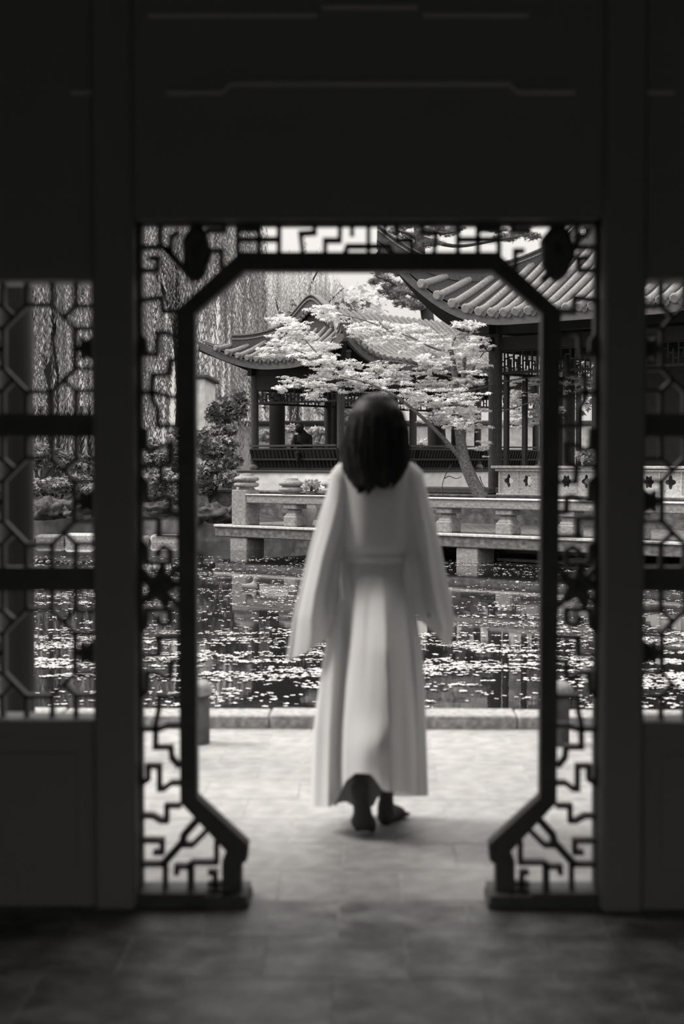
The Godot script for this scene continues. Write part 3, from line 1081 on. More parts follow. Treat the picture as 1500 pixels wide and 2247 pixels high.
# ---------------------------------------------------------------- stone balustrade and parapet
func build_balustrade() -> void:
	var o = thing("stone_balustrade", "long grey stone bench rail on short posts along the far landing", "balustrade")
	put("rail_slab", deck_box(0.95, 22.0, 0.03, 0.47, 0.49, 0.685, 0.02), M.rail_stone, o)
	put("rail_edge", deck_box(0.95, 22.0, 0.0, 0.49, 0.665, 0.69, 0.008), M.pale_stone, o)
	put("end_post", deck_box(0.5, 0.95, 0.02, 0.47, 0.0, 0.78, 0.02), M.rail_stone, o)
	for t in [2.2, 3.55, 4.95, 6.3, 7.72, 9.1, 10.5, 11.9, 13.3, 14.7]:
		var b = put("baluster", deck_box(t - 0.19, t + 0.19, 0.07, 0.43, 0.0, 0.24, 0.03), M.rail_stone, o)
		put("neck", deck_box(t - 0.13, t + 0.13, 0.13, 0.37, 0.22, 0.38, 0.03), M.rail_stone, b)
		put("shoulder", deck_box(t - 0.165, t + 0.165, 0.095, 0.405, 0.2, 0.29, 0.045), M.rail_stone, b)
		put("capital", deck_box(t - 0.19, t + 0.19, 0.07, 0.43, 0.38, 0.49, 0.02), M.rail_stone, b)
	var k = 0
	for q in [[0.75, 0.78], [2.09, 0.69], [3.32, 0.69]]:
		var s = Shape.new()
		s.lathe([Vector2(0.2, 0.0), Vector2(0.16, 0.05), Vector2(0.2, 0.055), Vector2(0.265, 0.075), Vector2(0.28, 0.11), Vector2(0.265, 0.145), Vector2(0.2, 0.165), Vector2(0.205, 0.185),
			Vector2(0.265, 0.205), Vector2(0.28, 0.24), Vector2(0.26, 0.275), Vector2(0.17, 0.31), Vector2(0.15, 0.315), Vector2(0.15, 0.35), Vector2(0.05, 0.36)], 24, place(deck(q[0], 0.25, q[1])))
		tag(put("stone_finial", s, M.rail_stone), ["ringed stone finial on the left end post of the far balustrade", "ringed stone finial half hidden by a small shrub on the balustrade", "ringed stone finial beside the walking woman's left shoulder"][k], "finial", "ringed finials on the stone balustrade")
		k += 1
	# the carved parapet
	var p = thing("carved_parapet", "pale stone parapet with pierced flower openings, right of the maple trunk", "parapet")
	put("cap", deck_box(4.6, 22.0, 4.1, 4.5, 1.25, 1.31, 0.012), M.pale_stone, p)
	put("under_cap", deck_box(4.68, 22.0, 4.15, 4.45, 1.19, 1.235, 0.01), M.pale_stone, p)
	put("plinth", deck_box(4.72, 22.0, 4.14, 4.46, 0.58, 0.70, 0.012), M.pale_stone, p)
	var t = 4.76
	var shape = 0
	while t < 14.0:
		var panel = CSGCombiner3D.new()
		panel.name = "panel"
		var box = CSGBox3D.new()
		box.size = Vector3(0.46, 0.49, 0.12)
		box.material = M.pale_stone
		panel.add_child(box, true)
		var cut = CSGPolygon3D.new()
		var poly = PackedVector2Array()
		for i in 32:
			var a = TAU * i / 32.0
			var r = 0.10 * (1.0 + 0.28 * cos(4.0 * a)) if shape % 2 == 0 else 0.105 * (1.0 + 0.18 * cos(6.0 * a))
			poly.append(Vector2(cos(a) * r * 0.95, sin(a) * r * 1.15 + 0.03))
		cut.polygon = poly
		cut.depth = 0.4
		cut.position.z = 0.2
		cut.operation = CSGShape3D.OPERATION_SUBTRACTION
		cut.material = M.grey_stone
		panel.add_child(cut, true)
		panel.transform = Transform3D(Basis(E1.normalized(), Vector3.UP, -E2.normalized()), deck(t + 0.24, 4.3, 0.945))
		p.add_child(panel, true)
		put("stile", deck_box(t - 0.02, t + 0.02, 4.2, 4.4, 0.7, 1.19, 0.008), M.pale_stone, p)
		t += 0.5
		shape += 1
	# pots under the rail
	var s = Shape.new()
	s.lathe([Vector2(0.12, 0.0), Vector2(0.15, 0.1), Vector2(0.2, 0.26), Vector2(0.215, 0.36), Vector2(0.19, 0.43), Vector2(0.17, 0.45), Vector2(0.185, 0.48), Vector2(0.15, 0.48)], 20, place(deck(2.0, 0.85)))
	tag(put("ceramic_jar", s, M.glazed_pale), "tall pale ceramic jar under the far stone rail", "jar")
	s = Shape.new()
	s.lathe([Vector2(0.11, 0.0), Vector2(0.17, 0.08), Vector2(0.2, 0.18), Vector2(0.19, 0.25), Vector2(0.165, 0.27), Vector2(0.175, 0.31), Vector2(0.14, 0.31)], 20, place(deck(2.75, 0.8)))
	tag(put("round_pot", s, M.glazed_pale), "squat round pale pot right of the jar under the rail", "pot")
	s = Shape.new()
	s.lathe([Vector2(0.08, 0.0), Vector2(0.13, 0.06), Vector2(0.15, 0.14), Vector2(0.12, 0.18), Vector2(0.1, 0.18)], 18, place(deck(3.15, 0.7)))
	tag(put("small_pot", s, M.glazed_pale), "smallest pale pot, next to the squat pot under the rail", "pot")
	# plants on the rail and the parapet
	potted("rail_shrub", "small leafy shrub in a low dish on the balustrade by the middle finial", deck(2.62, 0.3, 0.69), 0.2, 0.30, 170, 0.05, 11)
	potted("parapet_shrub", "bushy potted shrub standing on the pale carved parapet", deck(7.1, 4.3, 1.31), 0.34, 0.32, 420, 0.055, 12)

func potted(called: String, label: String, p: Vector3, r: float, h: float, n: int, leaf: float, seed_: int) -> void:
	var o = thing(called, label, "plant", p)
	var s = Shape.new()
	s.lathe([Vector2(r * 0.5, 0.0), Vector2(r * 0.62, 0.07), Vector2(r * 0.66, 0.08), Vector2(r * 0.5, 0.085)], 16, Transform3D())
	put("dish", s, M.grey_stone, o)
	s = Shape.new()
	for i in 5:
		var a = i * 1.3
		var tip = Vector3(cos(a) * r * 0.7, h * (0.7 + 0.08 * i), sin(a) * r * 0.7)
		s.tube([Vector3(0, 0.06, 0), tip * Vector3(0.4, 0.55, 0.4) + Vector3(0, 0.03, 0), tip], [0.014, 0.010, 0.005], 5)
	put("stem", s, M.bark_dark, o)
	var pads = []
	for i in 7:
		var a = i * 2.4
		pads.append([Vector3(cos(a) * r * 0.6, h * (0.45 + 0.08 * i), sin(a) * r * 0.6), Vector3(r * 0.5, h * 0.25, r * 0.5)])
	var w = tuft_places(pads, n, leaf, 0.6, seed_)
	scatter("foliage", o, leaf_star(5, 0.5), M.far_leaf, w, tints(w.size(), 0.3, 0.9, seed_))

# ---------------------------------------------------------------- the fretwork screen in the doorway
func px(pts: Array) -> PackedVector2Array:                    # frame pixels to metres on the plane of the screen
	var out = PackedVector2Array()
	for p in pts:
		var q = at(p[0], p[1], SCREEN_D)
		out.append(Vector2(q.x, q.y))
	return out

func lattice_bar(parent: Node, pts: Array, w := 0.0145, deep := 0.02) -> void:
	var s = Shape.new()
	s.ribbon(px(pts), w, -SCREEN_D - deep, -SCREEN_D + deep, Transform3D())
	put("lattice_bar", s, M.screen_wood, parent)

func mirrored(pts: Array) -> Array:
	var out = []
	for p in pts: out.append([1616.0 - p[0], p[1]])
	return out

func build_screen() -> void:
	var o = thing("fretwork_screen", "dark openwork timber screen framing the doorway with an eight-sided inner frame", "screen")
	# inner frame, traced round its outside and inside; open at the floor
	for side in 2:
		var frames = [
			[[808, 556], [528, 556], [388, 684], [398, 1756], [497, 1862], [489, 1884], [489, 1952], [531, 1952], [531, 1890], [543, 1884], [546, 1848], [434, 1745], [430, 690], [538, 597], [808, 597]],
		]
		for fr in frames:
			var s = Shape.new()
			s.extrude(px(fr if side == 0 else mirrored(fr)), -SCREEN_D - 0.035, -SCREEN_D + 0.035, Transform3D())
			put("inner_frame", s, M.screen_wood, o)
		# base block and floor sill
		for fr in [[[456, 1950], [546, 1950], [546, 1962], [550, 1966], [550, 1992], [456, 1992]]]:
			var s = Shape.new()
			s.extrude(px(fr if side == 0 else mirrored(fr)), -SCREEN_D - 0.09, -SCREEN_D + 0.09, Transform3D())
			put("base_block", s, M.screen_wood, o)
		var sill = Shape.new()
		sill.extrude(px([[290, 1948], [460, 1948], [460, 1993], [290, 1993]] if side == 0 else mirrored([[290, 1948], [460, 1948], [460, 1993], [290, 1993]])), -SCREEN_D - 0.07, -SCREEN_D + 0.07, Transform3D())
		put("sill", sill, M.screen_wood, o)
		var edge = Shape.new()
		for fr in [[[303, 489], [314, 489], [314, 1950], [303, 1950]], [[303, 489], [808, 489], [808, 497], [303, 497]]]:
			edge.extrude(px(fr if side == 0 else mirrored(fr)), -SCREEN_D - 0.03, -SCREEN_D + 0.03, Transform3D())
		put("outer_frame", edge, M.screen_wood, o)
		var bars = [
			# foot of the side panel
			[[313, 1843], [356, 1843], [356, 1869], [337, 1869]],
			[[308, 1895], [361, 1895]],
			[[401, 1853], [423, 1853], [453, 1823]],
			[[363, 1894], [363, 1950]],
			[[388, 1918], [388, 1900], [420, 1900]],
			[[419, 1891], [475, 1891], [475, 1842]],
			[[457, 1913], [472, 1913], [472, 1950]],
			[[456, 1938], [492, 1938]],
			# up the side panel
			[[310, 1789], [335, 1789], [354, 1800], [366, 1800], [366, 1767], [398, 1767]],
			[[308, 1720], [325, 1710], [325, 1680], [350, 1680], [350, 1730], [360, 1730], [377, 1717], [398, 1717]],
			[[308, 1599], [352, 1599], [371, 1590], [396, 1590]],
			[[394, 1527], [349, 1527], [349, 1555], [342, 1588], [341, 1639], [375, 1639], [377, 1662], [394, 1682]],
			[[308, 1530], [323, 1516], [324, 1475], [343, 1475], [363, 1486], [374, 1483], [375, 1452], [394, 1448]],
			[[394, 1396], [341, 1398]], [[349, 1398], [349, 1437], [318, 1437]],
			[[308, 1386], [321, 1373], [323, 1337], [374, 1337], [374, 1364], [360, 1373], [347, 1363], [347, 1350]],
			[[306, 1182], [321, 1198], [323, 1235], [374, 1235], [374, 1208], [360, 1200], [347, 1210], [347, 1222]],
			[[392, 1177], [341, 1175]], [[349, 1175], [349, 1137], [318, 1137]],
			[[306, 1042], [322, 1058], [323, 1099], [342, 1099], [362, 1088], [373, 1091], [374, 1122], [392, 1126]],
			[[305, 1023], [352, 1023], [354, 1058], [392, 1058]],
			[[303, 944], [319, 944], [321, 984], [336, 988], [353, 978], [375, 975], [374, 1016], [352, 1023]],
			[[333, 862], [335, 880], [346, 897], [346, 935], [392, 935]],
			[[303, 862], [347, 862], [367, 870], [392, 872]],
			[[392, 786], [374, 793], [371, 821], [335, 823], [333, 862]],
			[[303, 728], [318, 746], [321, 778], [344, 779], [346, 732], [364, 730], [392, 743]],
			[[303, 661], [336, 656], [356, 653], [358, 684], [392, 684]],
			# upper corner
			[[352, 490], [352, 543]], [[303, 543], [361, 543]], [[303, 594], [346, 594], [348, 567], [326, 567]],
			[[361, 543], [376, 560], [376, 520], [394, 510]],
			# along the top
			[[453, 507], [492, 507], [492, 490]], [[466, 551], [486, 551], [486, 590]],
			[[522, 562], [522, 504], [568, 504]], [[527, 526], [612, 526]], [[568, 490], [568, 562]], [[612, 490], [612, 562]],
			[[690, 490], [690, 511], [659, 513], [665, 562]], [[713, 564], [713, 528], [745, 528], [746, 490]],
			[[772, 490], [772, 518]], [[808, 541], [762, 541], [754, 562]],
		]
		for b in bars: lattice_bar(o, b if side == 0 else mirrored(b))
		for b in [[[361, 543], [396, 582], [426, 616]], [[357, 1896], [401, 1847], [404, 1831], [432, 1800]]]:
			lattice_bar(o, b if side == 0 else mirrored(b), 0.022)
		lattice_bar(o, [[419, 1891], [419, 1950]] if side == 0 else mirrored([[419, 1891], [419, 1950]]), 0.02)
		# carved bosses: a pendant one in the upper corner, a flower half way down
		var cu = 431.0 if side == 0 else 1222.0
		var cw = 32.0 if side == 0 else 38.0
		var pts = []
		for i in 40:
			var a = TAU * i / 40.0
			var v = 552.0 + 58.0 * sin(a) + (8.0 if sin(a) > 0.0 else 0.0)
			pts.append([cu + cw * cos(a) * (1.0 - 0.25 * maxf(sin(a), 0.0)) * (1.0 + 0.07 * cos(7.0 * a)), v])
		boss(o, px(pts))
		pts = []
		cu = 349.0 if side == 0 else 1267.0
		for i in 40:
			var a = TAU * i / 40.0
			var rr = 33.0 * (1.0 + 0.3 * cos(5.0 * a + 0.6))
			pts.append([cu + rr * cos(a), 1287.0 + rr * 1.15 * sin(a)])
		boss(o, px(pts))
		for b in [[[303, 1240], [349, 1287], [394, 1330]], [[394, 1244], [349, 1287], [303, 1332]]]:
			lattice_bar(o, b if side == 0 else mirrored(b), 0.016)
	lattice_bar(o, [[808, 490], [808, 562]])

func boss(parent: Node, poly: PackedVector2Array) -> void:
	var mid = Vector2.ZERO
	for p in poly: mid += p
	mid /= poly.size()
	var rows = []
	for k in [[1.0, -0.018], [1.0, 0.010], [0.8, 0.026], [0.55, 0.030], [0.38, 0.022], [0.25, 0.036], [0.06, 0.040]]:
		var line = PackedVector3Array()
		for p in poly:
			var q = mid + (p - mid) * k[0]
			line.append(Vector3(q.x, q.y, -SCREEN_D + k[1]))
		rows.append(line)
	var s = Shape.new()
	s.grid(rows, true, true)
	put("carved_boss", s, M.screen_wood, parent)

func build_windows() -> void:
	for side in 2:
		var o = setting("window_%d" % (side + 1), ["dark lattice window left of the doorway, three panels of linked octagons", "dark lattice window right of the doorway, cut off by the frame edge"][side], "window")
		var cx = 87.0 if side == 0 else 1529.0
		for v in [[900, 967], [1235, 1303]]:
			var s = Shape.new()
			s.extrude(px([[cx - 132, v[0] + 8], [cx + 132, v[0] + 8], [cx + 132, v[1] - 8], [cx - 132, v[1] - 8]]), -SCREEN_D - 0.03, -SCREEN_D + 0.03, Transform3D())
			put("rail", s, M.screen_wood, o)
		for row in 3:
			var cy: float = [765.0, 1100.0, 1432.0][row]
			var bars = []
			var oct = [[-28, -95], [28, -95], [78, -44], [78, 44], [28, 95], [-28, 95], [-78, 44], [-78, -44]]
			for i in 8: bars.append([oct[i], oct[(i + 1) % 8]])
			for sx in [-1, 1]:
				for sy in [-1, 1]:
					bars.append([[28 * sx, 95 * sy], [28 * sx, 144 * sy]])
					bars.append([[78 * sx, 44 * sy], [130 * sx, 44 * sy]])
					bars.append([[80 * sx, 144 * sy], [80 * sx, 93 * sy], [54 * sx, 69 * sy]])
					bars.append([[80 * sx, 93 * sy], [130 * sx, 93 * sy]])
			for b in bars:
				var pts = []
				for p in b: pts.append([cx + p[0], cy + p[1]])
				lattice_bar(o, pts, 0.0125, 0.018)
			for sx in [-1, 1]:
				var pts = []
				for i in 32:
					var a = TAU * i / 32.0
					var rr = 20.0 * (1.0 + 0.22 * cos(6.0 * a))
					pts.append([cx + 104 * sx + rr * 1.1 * cos(a), cy + rr * 1.2 * sin(a)])
				boss(o, px(pts))

# ---------------------------------------------------------------- on the terrace
func build_terrace_things() -> void:
	for i in 2:
		var p = at([433.0, 1221.0][i], 1635, 7.43)
		p.y = 0.0
		var o = thing("stone_bollard", ["short round-topped stone bollard before the kerb, behind the screen's left stile", "short round-topped stone bollard before the kerb, behind the screen's right stile"][i], "bollard", p, 0.0, "bollards before the kerb")
		var s = Shape.new()
		s.lathe([Vector2(0.062, 0.0), Vector2(0.062, 0.235), Vector2(0.055, 0.245)], 20, Transform3D())
		put("shaft", s, M.grey_stone, o)
		s = Shape.new()
		s.lathe([Vector2(0.058, 0.24), Vector2(0.075, 0.252), Vector2(0.079, 0.275), Vector2(0.07, 0.297), Vector2(0.045, 0.312), Vector2(0.01, 0.317)], 20, Transform3D())
		put("cap", s, M.kerb_stone, o)
	var c = setting("veranda_column", "dark veranda column out on the terrace, seen through the left lattice window", "column", Vector3(at(38, 1600, 7.1).x, 0, -7.1))
	var s = Shape.new()
	s.lathe([Vector2(0.085, 0.14), Vector2(0.085, 3.0)], 20, Transform3D())
	put("shaft", s, M.column_lacquer, c)
	s = Shape.new()
	s.lathe([Vector2(0.12, 0.0), Vector2(0.15, 0.06), Vector2(0.14, 0.11), Vector2(0.10, 0.15)], 20, Transform3D())
	put("base", s, M.kerb_stone, c)

# ---------------------------------------------------------------- trees
func limb_of(called: String, parent: Node, path: Array, r0: float, r1: float, m: Material, sides := 8) -> MeshInstance3D:
	var pts = []
	var c = Curve3D.new()
	for i in path.size():
		var a: Vector3 = path[maxi(i - 1, 0)]
		var b: Vector3 = path[mini(i + 1, path.size() - 1)]
		c.add_point(path[i], (a - b) / 6.0, (b - a) / 6.0)
	var rr = []
	var n = path.size() * 4
	for i in n + 1:
		pts.append(c.sample_baked(c.get_baked_length() * i / n, true))
		rr.append(lerpf(r0, r1, float(i) / n))
	return put(called, tube_of(pts, rr, sides), m, parent)

func pads_px(list: Array, d0: float, d1: float, seed_: int, flat := 1.0) -> Array:   # [u, v, ru, rv] in frame pixels
	var rng = RandomNumberGenerator.new()
	rng.seed = seed_
	var out = []
	for p in list:
		var d = rng.randf_range(d0, d1)
		out.append([at(p[0], p[1], d), Vector3(p[2] * d / F, p[3] * d / F * flat, p[2] * d / F)])
	return out

func build_trees() -> void:
	var o = thing("maple_tree", "leaning forked maple with bright layered leaves between the two pavilions", "tree")
	var d = 33.3
	limb_of("trunk", o, [at(1058, 1094, d), at(1040, 1062, d), at(1020, 1015, d), at(1009, 960, d), at(1003, 900, d), at(999, 840, d), at(993, 790, d), at(988, 765, d)], 0.16, 0.05, M.bark_pale, 10)
	limb_of("trunk", o, [at(1012, 985, d + 0.1), at(1018, 930, d + 0.3), at(1016, 870, d + 0.3), at(1016, 820, d + 0.3), at(1020, 775, d + 0.4)], 0.07, 0.04, M.bark_pale, 8)
	var limbs = [
		[[1012, 1008], [978, 968], [945, 934], [910, 902], [872, 872], [840, 855], [800, 838], [745, 826]],
		[[872, 872], [810, 862], [740, 858], [690, 850], [650, 838]],
		[[945, 933], [968, 905], [990, 893], [1014, 889]],
		[[1017, 852], [1042, 802], [1062, 772]], [[988, 772], [950, 764], [905, 742], [858, 725], [790, 700], [740, 690]],
		[[1012, 860], [1060, 850], [1100, 838], [1180, 826]], [[800, 838], [750, 810], [700, 778], [668, 745]], [[745, 826], [700, 790], [640, 765]],
		[[999, 830], [950, 815], [900, 800], [850, 792], [800, 800]], [[1006, 930], [1040, 905], [1110, 900], [1170, 880]], [[988, 770], [1000, 740], [1030, 725]],
	]
	for l in limbs:
		var pts = []
		for i in l.size(): pts.append(at(l[i][0], l[i][1], d - 0.25 * i if l[-1][0] < 1000 else d + 0.5 * i))
		limb_of("branch", o, pts, 0.055 if l == limbs[0] else 0.022, 0.012, M.bark_pale, 6)
	var left = [
		[640, 712, 42, 9], [615, 700, 25, 6], [668, 728, 40, 9], [700, 684, 40, 7], [735, 692, 35, 7], [620, 742, 36, 9], [650, 760, 50, 9], [600, 770, 45, 7], [690, 752, 42, 10], [720, 768, 38, 9], [680, 782, 40, 9], [712, 800, 32, 9],
		[735, 812, 34, 9], [760, 822, 30, 8], [640, 838, 34, 7], [625, 852, 18, 6], [690, 846, 28, 6], [688, 864, 24, 7], [725, 852, 30, 6], [770, 846, 36, 8], [815, 840, 38, 8], [790, 826, 40, 8], [845, 822, 40, 10], [880, 812, 40, 10],
		[930, 790, 36, 9], [960, 800, 40, 9], [830, 808, 35, 8], [910, 832, 48, 10], [960, 842, 48, 10], [1010, 838, 40, 10], [880, 852, 46, 10], [930, 868, 52, 11], [985, 872, 48, 11], [1030, 868, 40, 11], [900, 880, 36, 9], [950, 895, 45, 10], [1005, 905, 42, 11],
		[1040, 900, 30, 10], [960, 918, 34, 7], [1000, 930, 34, 7], [1045, 935, 26, 8], [820, 715, 50, 7], [880, 725, 55, 8], [790, 725, 36, 7], [940, 745, 48, 8], [1000, 735, 42, 10], [1040, 750, 34, 12], [1010, 770, 45, 10], [960, 770, 42, 9], [1045, 790, 28, 12],
		[1040, 825, 28, 12], [1030, 712, 30, 6], [910, 760, 44, 7], [1000, 800, 45, 9], [850, 745, 40, 7], [1060, 985, 12, 10], [760, 800, 26, 6], [700, 830, 26, 6],
	]
	var right = [
		[1110, 826, 30, 8], [1150, 838, 34, 9], [1180, 828, 22, 8], [1115, 862, 32, 11], [1155, 872, 34, 10], [1120, 895, 32, 11], [1160, 900, 34, 12], [1185, 885, 26, 14], [1110, 925, 26, 9], [1145, 925, 26, 8], [1190, 915, 20, 10],
		[1270, 838, 30, 7], [1300, 828, 20, 8], [1285, 855, 24, 6], [1225, 850, 22, 10], [1210, 905, 22, 10],
	]
	var w = tuft_places(sprays(pads_px(left, 31.6, 34.2, 3, 1.9), 17, 0.15, 24), 12500, 0.058, 0.4, 21)
	w.append_array(tuft_places(sprays(pads_px(right, 35.0, 36.5, 4, 1.9), 17, 0.15, 25), 3600, 0.06, 0.4, 22))
	scatter("foliage", o, leaf_star(5, 0.42), M.maple_leaf, w, tints(w.size(), 0.72, 1.0, 23))
	# pine behind the right-hand pavilion's flying eave
	var p = thing("pine_tree", "dark pine whose tufted boughs rise behind the right pavilion's eave corner", "tree")
	var pd = 47.0
	limb_of("trunk", p, [at(960, 1020, pd), at(950, 800, pd), at(930, 640, pd), at(915, 480, pd), at(905, 380, pd)], 0.3, 0.1, M.bark_dark, 8)
	for l in [[[932, 660], [890, 640], [850, 615], [822, 605]], [[920, 530], [900, 515], [865, 505]], [[915, 500], [970, 512], [1010, 505]], [[926, 600], [880, 600], [840, 580]], [[934, 680], [900, 665], [870, 655]], [[918, 520], [1000, 540], [1100, 525], [1160, 515]]]:
		var pts = []
		for q in l: pts.append(at(q[0], q[1], pd))
		limb_of("bough", p, pts, 0.08, 0.02, M.bark_dark, 6)
	var pl = [[840, 612, 22, 8], [862, 628, 26, 9], [885, 640, 28, 9], [830, 600, 16, 6], [868, 652, 24, 8], [895, 662, 22, 9], [905, 628, 28, 10], [850, 590, 30, 9], [890, 600, 30, 10], [872, 508, 20, 8], [900, 520, 26, 9], [885, 495, 22, 8], [930, 510, 22, 9],
		[960, 500, 24, 8], [985, 512, 24, 8], [945, 535, 30, 8], [1005, 500, 18, 7], [900, 540, 26, 8], [1110, 522, 30, 8], [1140, 512, 26, 8], [1165, 520, 22, 8], [1090, 505, 22, 6], [1150, 495, 24, 6], [930, 480, 40, 10], [900, 450, 40, 12], [915, 672, 24, 10], [880, 668, 20, 8], [850, 640, 20, 9], [820, 620, 14, 7]]
	w = tuft_places(pads_px(pl, 45.5, 48.5, 5), 2200, 0.13, 0.5, 31)
	scatter("foliage", p, needle_tuft(), M.dark_leaf, w, tints(w.size(), 0.5, 1.6, 32))
	# willows behind and left of the gabled pavilion
	var spots = [[-9.8, 46.0, 9.5, 3.2], [-6.3, 50.0, 11.0, 3.0], [-14.5, 52.0, 11.0, 4.4], [-3.3, 64.0, 9.4, 2.8]]
	var names = ["drooping willow at the left edge of the doorway view, trailing over the bank", "tall willow directly behind the gabled pavilion's left eave", "broad willow seen through the left lattice window", "pale far willow rising above the gabled pavilion's ridge"]
	var rng = RandomNumberGenerator.new()
	rng.seed = 8
	var strand = willow_strand()
	for i in spots.size():
		var q: Array = spots[i]
		var t = thing("willow_tree", names[i], "tree", Vector3(q[0], 0.3, -q[1]), 0.0, "willows beyond the pond")
		limb_of("trunk", t, [Vector3.ZERO, Vector3(0.2, q[2] * 0.3, 0.1), Vector3(-0.1, q[2] * 0.6, 0), Vector3(0.1, q[2] * 0.85, 0)], 0.35, 0.12, M.bark_dark, 8)
		for k in 7:
			var a = k * 0.9
			var e = Vector3(cos(a) * q[3] * 0.8, q[2] * (0.9 + 0.1 * sin(k * 2.0)), sin(a) * q[3] * 0.8)
			limb_of("bough", t, [Vector3(0, q[2] * 0.5, 0), e * Vector3(0.5, 0.85, 0.5), e], 0.10, 0.03, M.bark_dark, 6)
		w = []
		var n = [1000, 900, 1100, 650][i]
		for k in n:
			var a = rng.randf() * TAU
			var rad = q[3] * sqrt(rng.randf())
			var y = q[2] * (1.05 - 0.3 * pow(rad / q[3], 2.0)) + rng.randfn() * 0.5
			var len = rng.randf_range(1.6, 3.6)
			if rng.randf() < 0.42: y = rng.randf_range(3.2, y)
			var sc = rng.randf_range(1.3, 2.1)
			w.append(Transform3D(Basis(Vector3.UP, rng.randf() * TAU).scaled(Vector3(sc, len, sc)), Vector3(cos(a) * rad, maxf(y, len + 0.2), sin(a) * rad)))
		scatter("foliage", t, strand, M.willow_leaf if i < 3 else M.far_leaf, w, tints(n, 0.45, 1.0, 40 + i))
	# leafy trees further back
	var backs = [[-1.2, 66.0, 8.2, 2.8, "far_leaf", "pale round-crowned tree far off between the pavilion roofs"], [-1.6, 56.0, 6.4, 2.6, "shrub_leaf", "dark tree seen under the gabled pavilion's roof, between its columns"],
		[-11.0, 60.0, 12.0, 4.5, "far_leaf", "tall pale tree behind the willows at the left"], [7.0, 58.0, 8.0, 4.0, "shrub_leaf", "shadowy tree behind the right pavilion's posts"], [-20.0, 60.0, 12.0, 5.5, "willow_leaf", "leafy tree far left, seen only through the lattice window"]]
	for i in backs.size():
		var q: Array = backs[i]
		var t = thing("leafy_tree", q[5], "tree", Vector3(q[0], 0.6, -q[1]))
		limb_of("trunk", t, [Vector3.ZERO, Vector3(0.1, q[2] * 0.4, 0), Vector3(0, q[2] * 0.8, 0)], 0.22, 0.08, M.bark_dark, 8)
		var pads = []
		for k in 12:
			var a = k * 2.4
			var rr = q[3] * (0.3 + 0.06 * k)
			pads.append([Vector3(cos(a) * rr, q[2] * (0.95 - 0.045 * k), sin(a) * rr), Vector3(q[3] * 0.5, q[3] * 0.32, q[3] * 0.5)])
		w = tuft_places(pads, 2600, 0.16, 0.6, 60 + i)
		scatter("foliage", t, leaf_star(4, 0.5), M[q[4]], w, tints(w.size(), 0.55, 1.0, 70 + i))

func shrub(called: String, label: String, pads: Array, n: int, leaf: float, m: Material, seed_: int, group := "") -> void:
	var base: Vector3 = pads[0][0]
	for p in pads: base.y = minf(base.y, p[0].y - p[1].y)
	var o = thing(called, label, "shrub", base, 0.0, group)
	var local = []
	var s = Shape.new()
	for p in pads:
		var q: Vector3 = p[0] - base
		local.append([q, p[1]])
		s.tube([Vector3(0, -0.2, 0), q * 0.5 + Vector3(0, 0.05, 0), q], [0.03, 0.02, 0.008], 5)
	put("stem", s, M.bark_dark, o)
	var w = tuft_places(local, n, leaf, 0.6, seed_)
	scatter("foliage", o, leaf_star(5, 0.5), m, w, tints(w.size(), 0.45, 1.1, seed_ + 1))

